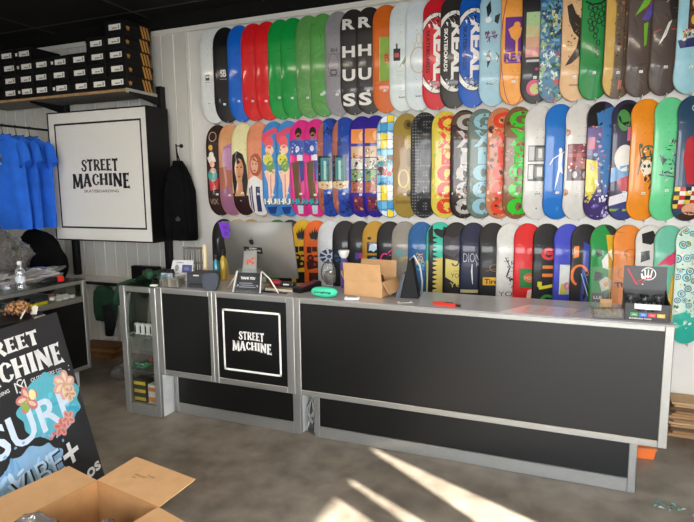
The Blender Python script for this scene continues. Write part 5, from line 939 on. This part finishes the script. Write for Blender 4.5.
for k, (lb, m) in enumerate(TK): truck(-3.95, 2.95-.15*k, .7845, .4*k, lb, m)
for k in range(4): truck(-3.83, 2.88-.15*k, .7845, .3-.4*k, 'dark axle near the front glass of the left counter, %s from the far end' % ['first','second','third','fourth'][k], flat(['#3a3038','#2a3440','#40302a','#26282e'][k]))
for k in range(6):
    bm = NB(); lathe(bm, [(.008,.0),(.024,.002),(.026,.012),(.024,.026),(.008,.028)], 18); tag(obj('spare_wheel', bm, mat('wheel_white', '#e4e3dd'), None, (-3.775-.07*(k%2), 3.26-.062*(k//2) - .0, .7845), 0, True, .7), 'white wheel in the left glass counter, %s' % ['front right one','behind the front right one','middle front one','middle back one','front left one','back left one'][k], 'skate wheel', 'white wheels in the left glass counter')
bm = NB(); lathe(bm, [(.01,0),(.028,.003),(.03,.02),(.028,.035),(.01,.038)], 18); tag(obj('spare_wheel', bm, mat('pink_urethane', '#b8686a', rough=.4), None, (-3.93,3.2,.7845), 0, True, .7), 'pinkish wheel behind the white wheels in the left glass counter', 'skate wheel')
# on the left counter
wb = thing('water_bottle', 'clear plastic water bottle on the left counter', 'bottle', (-3.785,2.83,CT+.0005))
bm = NB(); lathe(bm, [(.028,0),(.032,.006)]+[(.032+.002*math.sin(k*1.4), .01+.008*k) for k in range(16)]+[(.030,.15),(.014,.178),(.013,.19)], 20); obj('bottle', bm, clear_mat('water_plastic', (.88,.92,.95), .2, .05, .18), wb, smooth=True)
bm = NB(); lathe(bm, [(.015,.188),(.016,.192),(.016,.21),(.014,.213)], 16); obj('cap', bm, M_wht, wb, smooth=True, angle=.6)
bm = NB(); lathe(bm, [(.0345,.06),(.0345,.10)], 20); obj('label_band', bm, flat('#c4cdd4'), wb)
td = thing('power_tool', 'black handheld tool with a red block on the left counter', 'tool', (-3.785,3.10,CT+.0005), 1.45)
bm = NB(); blob(bm, (0,0,.028), (.10,.032,.027), .1, 1.5, 2, 3); obj('body', bm, M_black, td, smooth=True)
bm = NB(); box(bm, (.025,-.035,.01), (.075,.035,.055), 0, .006); obj('grip', bm, mat('red_plastic', '#c92d1c'), td)
bm = NB(); tube(bm, [(.09,0,.03),(.13,.01,.02),(.17,.04,.006),(.19,.09,.006),(.16,.12,.006)], .004, 6); obj('cord', bm, M_black, td)
def clump(name, label, cat, loc, r, m, seed, amp=.35, sc=2., rz=0., flatz=None, sub=4):
    bm = NB(); blob(bm, (0,0,0), r, amp, sc, seed, sub, 0, flatz); zmin = min(v.co.z for v in bm.verts)
    for v in bm.verts: v.co.z -= zmin
    return tag(obj(name, bm, m, None, loc, rz, True), label, cat)

M_bag = clear_mat('grey_polybag', (.55,.56,.58), .2, .2, .5)
bc = thing('bagged_clothes', 'big heap of grey patterned clothes in clear plastic on the left counter', 'clothes', (-4.05,2.85,CT+.0005))
def lump(name, c, r, m, seed, amp, sc, parent, sub=4):
    bm = NB(); blob(bm, c, r, amp, sc, seed, sub); z0 = parent.location.z if False else 0
    for v in bm.verts:
        if v.co.z < .0: v.co.z = .0005*noise.noise(v.co*20)+.0006
    return obj(name, bm, m, parent, smooth=True)
lump('clothes', (-.09,-.12,.17), (.17,.36,.26), mat('grey_patterned_cloth', '#55534f', rough=.8, vary=.65, scale=45, bump=.4, bscale=30), 8, .35, 2.4, bc)
lump('plastic_bag', (.03,.12,.03), (.13,.40,.10), M_bag, 3, .45, 2.6, bc)
lump('plastic_bag', (-.09,-.10,.17), (.19,.40,.29), M_film, 5, .3, 3., bc)
# dark chair behind the left counter
ch = thing('office_chair', 'black high-backed chair behind the far end of the left counter', 'chair', (-4.66,3.62,0), .35)
bm = NB(); blob(bm, (0,.12,.98), (.26,.10,.31), .12, 1.6, 4, 4); obj('backrest', bm, M_blackcloth, ch, smooth=True)
bm = NB(); box(bm, (-.24,-.22,.44), (.24,.20,.52), 0, .03, 3); obj('seat', bm, M_blackcloth, ch, smooth=True, angle=.6)
bm = NB(); tube(bm, [(0,0,.07),(0,0,.44)], .03, 12); obj('post', bm, M_blackm, ch, smooth=True)
bm = NB(); tube(bm, [(0,.16,.47),(0,.23,.55),(0,.20,.8)], .02, 8); obj('back_bar', bm, M_blackm, ch)
for k in range(5):
    a = 2*PI*k/5; bm = NB(); tube(bm, [(0,0,.08),(.26*math.cos(a),.26*math.sin(a),.055)], .02, 8); obj('leg', bm, M_blackm, ch)
    bm = NB(); tube(bm, [(.26*math.cos(a)-.012,.26*math.sin(a),.028),(.26*math.cos(a)+.012,.26*math.sin(a),.028)], .028, 12); obj('caster', bm, M_black, ch)
# stand with beads and tags behind the A-frame
sd = thing('display_stand', 'small dark stand behind the chalk-style pavement sign', 'stand', (-3.22,2.30,0))
bm = NB(); lathe(bm, [(.0001,.86),(.19,.86),(.195,.87),(.195,.885),(.0001,.89)], 28); obj('top', bm, M_blackm, sd, smooth=True, angle=.5)
bm = NB(); tube(bm, [(0,0,.02),(0,0,.86)], .02, 10); obj('post', bm, M_blackm, sd); bm = NB(); lathe(bm, [(.0001,0),(.15,0),(.15,.015),(.03,.03),(.0001,.03)], 24); obj('base', bm, M_blackm, sd)
kb = thing('bead_bundle', 'round bundle of brown and tan beads on the small dark stand', 'beads', (-3.20,2.36,.8905))
rg = random.Random(6)
for nm_, cols in (('tan_beads','#b98a5c'), ('brown_beads','#6a4630')):
    bm = NB()
    for k in range(130):
        a, e, q = rg.uniform(0, 2*PI), rg.uniform(0, PI/2), rg.uniform(.6, 1.); p = (.085*q*math.cos(a)*math.cos(e), .085*q*math.sin(a)*math.cos(e), .012+.07*q*math.sin(e)); bmesh.ops.create_icosphere(bm, subdivisions=1, radius=rg.uniform(.007,.011), matrix=Matrix.Translation(p))
    o_ = obj(nm_, bm, mat(nm_, cols, rough=.5), kb, smooth=True); o_['kind'] = 'stuff'
for k, (x, y, r) in enumerate(((.10,.03,.4),(.13,-.08,-.5),(-.02,-.15,.2))):
    bm = NB(); prism(bm, [(-.02,0),(.02,0),(.02,.05),(.0,.06),(-.02,.05)], ((0,0,0),(1,0,0),(0,.5,.86)), (0,.002,0)); tag(obj('price_tag', bm, M_sticker, None, (-3.20+x*.9,2.36+y,.8905), r), 'white paper tag, %s' % ['right of the bead bundle','in front of the bead bundle at its right','left of the bead bundle'][k], 'tag', 'white tags by the beads')
clump('dark_cap', 'dark blue-black cloth cap lying left of the bead bundle', 'cap', (-3.30,2.22,.8905), (.075,.07,.05), mat('navy_cloth', '#14161f', rough=.9, vary=.4, scale=25), 6, .3, 2.)
# green jacket over the tower top
gj = thing('green_jacket', 'dark green jacket draped over the back of the display tower', 'jacket', (-3.0,3.30,ZT+.0005))
prof = [(-.21,-.44),(-.195,-.36),(-.18,-.26),(-.165,-.16),(-.135,-.06),(-.095,.01),(-.052,.03),(.0,.035),(.04,.045),(.07,.04),(.10,.05),(.12,.035),(.13,.004)]
bm = NB(); ny = 18; G = {}
for side in (0, 1):
    for i, (x, z) in enumerate(prof):
        for j in range(ny+1):
            y = -.03+.21*j/ny; y0 = y-.05*(1 if i < 5 else 0)*(i/5); n = noise.noise(Vector((x*9, y*14, z*5)))*.016
            dx, dz = (-.012, 0) if i < 5 else (0, .012)
            edge = .55 if j in (0, ny) else 1.
            G[side, i, j] = bm.verts.new((x+(dx+(n if i < 5 else 0)*-1*(.6))*(side)*edge, y, max(z+(n+.012)*side*edge*(1 if i >= 5 else 0), .002 if i >= 5 and x > -.04 else -9)))
for side in (0, 1):
    for i in range(len(prof)-1):
        for j in range(ny): bm.faces.new([G[side,i,j], G[side,i,j+1], G[side,i+1,j+1], G[side,i+1,j]])
for j in range(ny):
    for i in (0, len(prof)-1): bm.faces.new([G[0,i,j], G[0,i,j+1], G[1,i,j+1], G[1,i,j]])
for i in range(len(prof)-1):
    for j in (0, ny): bm.faces.new([G[0,i,j], G[0,i+1,j], G[1,i+1,j], G[1,i,j]])
obj('body', bm, M_green, gj, smooth=True)
bm = NB(); tube(bm, [(.02,-.02,.05),(.06,-.05,.045),(.09,-.06,.03)], [.04,.035,.025], 12); obj('sleeve', bm, M_green, gj, smooth=True)
bm = NB(); tube(bm, [(-.15,.0,-.05),(-.24,-.02,-.08),(-.31,-.03,-.20)], [.05,.055,.04], 12); obj('sleeve', bm, M_green, gj, smooth=True)
# garments under the ledge, box on the ledge, boards on the floor
hg = thing('hanging_jackets', 'dark green and black jacket hanging low under the white ledge', 'jacket', (-4.36,4.15,.22))
bm = NB(); g = []
for i, (z, rx, ry, cx) in enumerate(((.12,.12,.05,0),(.2,.14,.06,0),(.32,.15,.065,.01),(.42,.12,.06,0),(.475,.05,.05,0))):
    row = []
    for j in range(30):
        a = 2*PI*j/30; f = .025*noise.noise(Vector((math.cos(a)*3, z*4, math.sin(a)*3+4))); row.append(bm.verts.new((cx+(rx+f)*math.cos(a), (ry+f*.5)*math.sin(a), z)))
    g.append(row)
for a, b in zip(g, g[1:]):
    for j in range(30): bm.faces.new([a[j], a[(j+1)%30], b[(j+1)%30], b[j]])
bm.faces.new(g[0]); bm.faces.new(g[-1]); obj('body', bm, M_green, hg, smooth=True)
bm = NB(); tube(bm, [(.10,-.07,.3),(.15,-.085,.12),(.12,-.08,.0)], [.05,.055,.04], 12); obj('sleeve', bm, mat('navy_cloth', '#14161f'), hg, smooth=True)
bm = NB(); tube(bm, [(0,.0,.46),(0,.03,.50),(0,.06,.515)], .006, 6); obj('loop', bm, M_black, hg)
bx = thing('storage_box', 'low black box on the white wall ledge', 'box', (-3.83,4.195,.7905)); bm = NB(); box(bm, (-.16,-.04,0), (.16,.025,.13), 0, .004); bb = obj('box_body', bm, M_sbox, bx); bm = NB(); box(bm, (-.02,-.0412,.03), (.12,-.0402,.09)); obj('label', bm, flat('#4c4e4a'), bb)
for k in range(4):
    bm = NB(); box(bm, (-.22,-.10,0), (.22,.10,.03), 0, .003); tag(obj('wooden_board', bm, mat('wood_board_'+str(k), ['#8a5f38','#7a5230','#94683e','#6e4a2c'][k], rough=.6, vary=.25, scale=20, stretch=(1,8,8)), None, (-4.36+.01*k,4.08,.0005+.0305*k), .04*k), 'brown wooden board on the floor by the back wall, %s of the stack' % ['lowest','second','third','topmost'][k], 'board', 'stack of wooden boards on the floor')
bm = NB()
for c, r, sd_ in (((0,0,.045),(.15,.12,.05),2), ((.14,.05,.03),(.10,.10,.035),6), ((-.10,.08,.035),(.09,.10,.04),9)): blob(bm, c, r, .5, 3., sd_, 3)
for v in bm.verts: v.co.z = max(v.co.z, .001)
tag(obj('plastic_film', bm, M_film, None, (-3.62,3.66,0)), 'crumpled clear plastic film on the floor between the two counters', 'plastic film')

# ------------------------------------------------------------------ pavement sign (A-frame)
af = thing('pavement_sign', 'black painted A-frame sign with white shop name and floral surf lettering', 'sign', (-2.35,1.80,0), 0)
T = Vector((-2.597,2.138,1.0)); dv = Vector((-.157,.988,0)).normalized(); dn = Vector((.247*.988,.247*.157,-1.0)).normalized(); nn = -dv.cross(dn).normalized()
BW, BH = .72, 1.030
L_ = lambda p: Vector(p)-Vector(af.location)
bm = NB(); prism(bm, [(-BW,0),(0,0),(0,-BH),(-BW,-BH)], (L_(T)-nn*.018, dv, -dn), nn*.018); bmesh.ops.bevel(bm, geom=bm.edges[:], offset=.003, segments=1, affect='EDGES'); fpn = obj('front_panel', bm, mat('black_sign_paint', '#232427', rough=.55, vary=.25, scale=5), af)
nb = Vector((-nn.x, -nn.y, nn.z)); db_ = Vector((-dn.x, -dn.y, dn.z))
bm = NB(); prism(bm, [(-BW,0),(0,0),(0,-BH),(-BW,-BH)], (L_(T)-nn*.03+Vector((0,0,-.004)), dv, -db_), nb*-.018); obj('rear_panel', bm, mat('black_sign_paint', '#232427'), af)
for s in (.1, .62):
    bm = NB(); p = L_(T)-dv*s; tube(bm, [p-nn*.02-dv*.03+Vector((0,0,-.002)), p-nn*.02+dv*.03+Vector((0,0,-.002))], .010, 8); obj('hinge', bm, M_wire, af)
WH, TEAL, LB = '#e4e6e6', '#5bb2c4', '#86aed0'
S = []
S += [sm_word('STREET', -.60, -.172, -.055, [.085,.078,.074,.072,.072,.075], WH), sm_word('MACHINE', -.675, -.052, -.158, [.12,.108,.10,.098,.1,.105,.112], WH)]
S += [t_text('OUTFITTERS CO.', -.185,-.297,.215,.018,WH,-3,.01), t_text('SKATEBOARDING', -.53,-.300,.21,.018,WH,3,.01)]
S += [t_text('M', -.358,-.298,.066,.052,WH,0,-.012), t_text('S', -.358,-.298,.036,.070,WH,0,-.012), t_ell(-.03,-.30,.004,.004,WH,8), t_ell(-.035,-.322,.004,.004,WH,8)]
rg = random.Random(31)
bl = [(-.215+.20*math.cos(a)*(1+.05*math.sin(7*a)+.04*math.sin(11*a+1)), -.452+.162*math.sin(a)*(1+.05*math.sin(9*a)+.04*math.cos(13*a))) for a in [2*PI*k/80 for k in range(80)]]
S += [t_poly(bl, TEAL)]+[t_ell(-.215+rg.uniform(-.15,.15),-.452+rg.uniform(-.11,.11),rg.uniform(.012,.04),rg.uniform(.006,.02),rg.choice(['#62c6d6','#3fa6c8','#58c8b8','#7fd0e0']),10,rg.uniform(0,180)) for k in range(26)]
def flower(cx, cy, r, c1_, c2_, n=5, rot=0):
    out = []
    for k in range(n):
        a = rot+360*k/n; b = math.radians(a); out.append(t_ell(cx+r*.5*math.cos(b), cy+r*.5*math.sin(b), r*.56, r*.38, c1_, 12, a+9*(k%3-1))); out.append(t_ell(cx+r*.50*math.cos(b), cy+r*.50*math.sin(b), r*.38, r*.17, c2_, 10, a+12))
    return out+[t_ell(cx, cy, r*.13, r*.13, '#cbb45a', 10)]
S += [t_text('SURF', -.34,-.487,.54,.165,'#cfdff0',3,.02)]
S += flower(-.345,-.375,.066,'#c9767a','#dcc4a8',5,20)+[t_ell(-.37,-.40,.02,.03,'#8fae58',8,30), t_ell(-.31,-.36,.022,.028,'#e8e2a8',8)]
S += flower(-.10,-.385,.075,'#d9a59c','#e6d2b4',6,10)+flower(-.08,-.44,.045,'#dcc69a','#d08c88',5,40)
S += flower(-.20,-.585,.048,'#d28d86','#c06c6c',5,0)+flower(-.14,-.56,.045,'#d9a098','#c8746e',5,30)+[t_ell(-.27,-.60,.025,.012,'#d9746e',8,30)]
sp_ = [(-.44+.20*math.cos(a)*(1+.06*math.sin(8*a)), -.715+.12*math.sin(a)*(1+.09*math.sin(10*a))) for a in [2*PI*k/70 for k in range(70)]]
S += [t_poly(sp_, LB)]+[t_ell(-.44+rg.uniform(-.16,.16),-.70+rg.uniform(-.08,.08),rg.uniform(.012,.04),rg.uniform(.006,.015),rg.choice(['#a9cdea','#6ea3d0','#c2dcf0']),10,rg.uniform(0,180)) for k in range(24)]+[t_ell(-.44+.24*math.cos(a),-.70+.145*math.sin(a),rg.uniform(.006,.012),rg.uniform(.006,.01),LB,8) for a in [rg.uniform(.2,2.9) for k in range(14)]]
S += [t_text('VIBE', -.412,-.745,.33,.12,'#18191b',5,.02)]+[t_text('VIBE', -.418,-.742,.33,.12,'#bcd8ee',5,-.004)]
S += [t_line([(-.245,-.735),(-.135,-.725)],.024,WH), t_line([(-.193,-.675),(-.186,-.785)],.024,WH)]
S += [t_text('TACOS' if False else 'os', -.075,-.885,.11,.05,WH,8,.03), t_text('GOOD', -.30,-.90,.22,.05,WH,6,.02)]
decal(bm := NB(), S, L_(T), dv, -dn, nn, (_p := Pal()), .0006, .00006); obj('painting', bm, _p.m, fpn)

# ------------------------------------------------------------------ open carton on the floor in front
rb = -.165; e1 = Vector((math.cos(rb), math.sin(rb), 0)); e2 = Vector((-math.sin(rb), math.cos(rb), 0)); A0 = Vector((-1.961,1.752,0))
cc = A0+e1*.21-e2*.29
cb_ = carton('cardboard_box', 'large open brown carton on the floor before the pavement sign', (cc.x,cc.y,.0005), rb, .42,.58,.345, [('b',.21,6,.004),('l',.21,4,.004),('r',.21,-4,.004),('f',.21,-30,.004)], .005)
bm = NB(); S = [t_text('THIS', .03,.02,.05,.010,'#4a3420',0,.0), t_text('SIDE UP', -.02,-.0,.07,.010,'#4a3420',0,.0), t_text('24', -.04,-.02,.025,.010,'#4a3420',0,.0)]
a = math.radians(6); decal(bm, S, (-.02,.29+.105*math.cos(a),.345+.105*math.sin(a)+.0055), (-1,0,0) if False else (1,0,0), (0,math.cos(a),math.sin(a)), (0,-math.sin(a),math.cos(a)), (_p := Pal()), .001); obj('print', bm, _p.m, cb_)
def floor_lump(name, label, cat, x, y, z0, r, m, seed, amp, sc, second=None):
    p = A0+e1*x-e2*y; t = thing(name, label, cat, (p.x,p.y,z0), rb); bm = NB(); blob(bm, (0,0,r[2]), r, amp, sc, seed, 4); dz = max(0, -min(v.co.z for v in bm.verts)); bmesh.ops.translate(bm, verts=bm.verts[:], vec=(0,0,dz)); obj('bag', bm, m, t, smooth=True)
    if second: bm = NB(); blob(bm, (0,0,r[2]+dz), (r[0]*.82,r[1]*.82,r[2]*.8), amp, sc, seed, 3); obj('contents', bm, second, t, smooth=True)
    return t
floor_lump('wrapped_jacket', 'black clothing in shiny clear plastic on the left inside the large carton', 'clothes', .115,.38,.0065,(.085,.155,.20), M_film, 4, .16, 2.0, mat('black_check_cloth', '#1a1a1d', rough=.7, vary=.7, scale=60))
floor_lump('plastic_bag', 'crumpled clear plastic bag on the right inside the large carton', 'plastic bag', .305,.20,.0065,(.07,.13,.155), M_film, 11, .18, 2.2, mat('pale_tan_paper', '#a38c78', rough=.7, vary=.3, scale=20))

# ------------------------------------------------------------------ right side of the floor
ORD_ = ['lowest','second from below','third from below','fourth from below','fifth from below','sixth from below','seventh from below','eighth from below','eighth from the top','seventh from the top','sixth from the top','fifth from the top','fourth from the top','third from the top','second from the top','topmost']
for k in range(16):
    bm = NB(); w = .34-.012*(k%3); box(bm, (-w,-.10,0), (w,.09,.0145), 0, .002, 1); col = ['#b08a60','#9c7750','#6e5238','#c0a078','#8a6a48','#a98058','#5e4a3a','#b89468','#9a7a58'][k*5%9]
    tag(obj('cardboard_sheet', bm, mat('sheet_'+str(k*5%9), col, rough=.8, vary=.1), None, (.98+.012*((k*5)%4),4.11,.0005+.015*k), .02*((k*3)%4-1.5)), 'flat brown sheet by the wall right of the counter, '+ORD_[k], 'cardboard sheet', 'flat sheets stacked by the wall')
oc = thing('orange_crate', 'small orange plastic tray on the floor behind the right end of the counter', 'tray', (.46,3.66,.0005), .1); bm = NB(); prism(bm, [(-.07,0),(.07,0),(.08,.06),(-.08,.06)], ((0,-.05,0),(1,0,0),(0,0,1)), (0,.10,0)); obj('tray', bm, mat('orange_plastic', '#e0702a', rough=.4), oc); bm = NB(); box(bm, (-.085,-.055,.055), (.085,.055,.066), 0, .003); obj('rim', bm, mat('orange_plastic', '#e0702a'), oc)
rg = random.Random(3); bm = NB()
for k in range(16):
    x, y, a = rg.gauss(0,.045), rg.gauss(0,.02), rg.uniform(0,6); c, s = math.cos(a)*.018, math.sin(a)*.018; vs = [bm.verts.new(p) for p in ((x-c,y-s,.001),(x+s*.4,y-c*.4,.006+.004*rg.random()),(x+c,y+s,.002))]; f = bm.faces.new(vs)
    f.material_index = k%3
r_ = bmesh.ops.solidify(bm, geom=bm.faces[:], thickness=.0012)
for v in bm.verts: v.co.z = max(v.co.z, .0004)
tag(obj('paper_scraps', bm, [flat('#5fc0bd'), flat('#c9d3d2'), flat('#3f9aa0')], None, (.56,3.09,0)), 'few torn turquoise and white scraps on the floor at the right', 'scraps', None, 'stuff')

# ------------------------------------------------------------------ light
def area(name, loc, rot, sx, sy, power, col=(1,1,1)):
    l = bpy.data.lights.new(name, 'AREA'); l.shape = 'RECTANGLE'; l.size = sx; l.size_y = sy; l.energy = power; l.color = col
    o = bpy.data.objects.new(name, l); COL.objects.link(o); o.location = loc; o.rotation_euler = rot; return o
M_lampw = mat('lamp_white', '#d8d8d4', rough=.4)
TUBES = [(-3.6,1.7),(-1.9,1.7),(-.2,1.7),(1.2,1.7),(-1.9,-.6),(.4,-.6)]
for k, (x, y) in enumerate(TUBES):
    lp = thing('tube_lamp', 'white tube lamp fixed under the dark ceiling', 'lamp', (x,y,CEIL-.0065), 0, 'ceiling tube lamps')
    bm = NB(); box(bm, (-.62,-.03,-.05), (.62,.03,0), 0, .004); obj('housing', bm, M_lampw, lp)
    bm = NB(); tube(bm, [(-.6,0,-.062),(.6,0,-.062)], .012, 10); obj('tube', bm, M_lampw, lp)
    area('tube_light', (x,y,CEIL-.085), (0,0,0), 1.2, .03, LAMP_W, (1.,.86,.68))
sun = bpy.data.lights.new('sun', 'SUN'); sun.energy = SUN_W; sun.angle = math.radians(.55); sun.color = (1.,.93,.82)
so = bpy.data.objects.new('sun', sun); COL.objects.link(so)
EL_ = math.radians(25.); sd = Vector((-.82*math.cos(EL_), .57*math.cos(EL_), -math.sin(EL_)))
so.rotation_euler = sd.to_track_quat('-Z', 'Y').to_euler()
w = bpy.data.worlds.new('sky'); SC_.world = w; w.use_nodes = True; nt = w.node_tree
bg = nt.nodes['Background']; tc = nt.nodes.new('ShaderNodeTexCoord'); sx = nt.nodes.new('ShaderNodeSeparateXYZ'); rp = nt.nodes.new('ShaderNodeValToRGB')
nt.links.new(tc.outputs['Generated'], sx.inputs[0]); nt.links.new(sx.outputs['Z'], rp.inputs['Fac']); nt.links.new(rp.outputs['Color'], bg.inputs['Color'])
e = rp.color_ramp.elements; e[0].position = 0.; e[0].color = (.95,.95,.93,1); e[1].position = .7; e[1].color = (.62,.76,1.,1)
bg.inputs['Strength'].default_value = SKY_W
vs_ = SC_.view_settings; vs_.view_transform = 'Standard'; vs_.look = 'None'; vs_.exposure = EXPO; vs_.gamma = 1.; vs_.use_curve_mapping = False
SC_.cycles.use_denoising = True; SC_.cycles.max_bounces = 8; SC_.cycles.transparent_max_bounces = 16; SC_.cycles.caustics_reflective = False; SC_.cycles.caustics_refractive = False; SC_.cycles.sample_clamp_indirect = 6
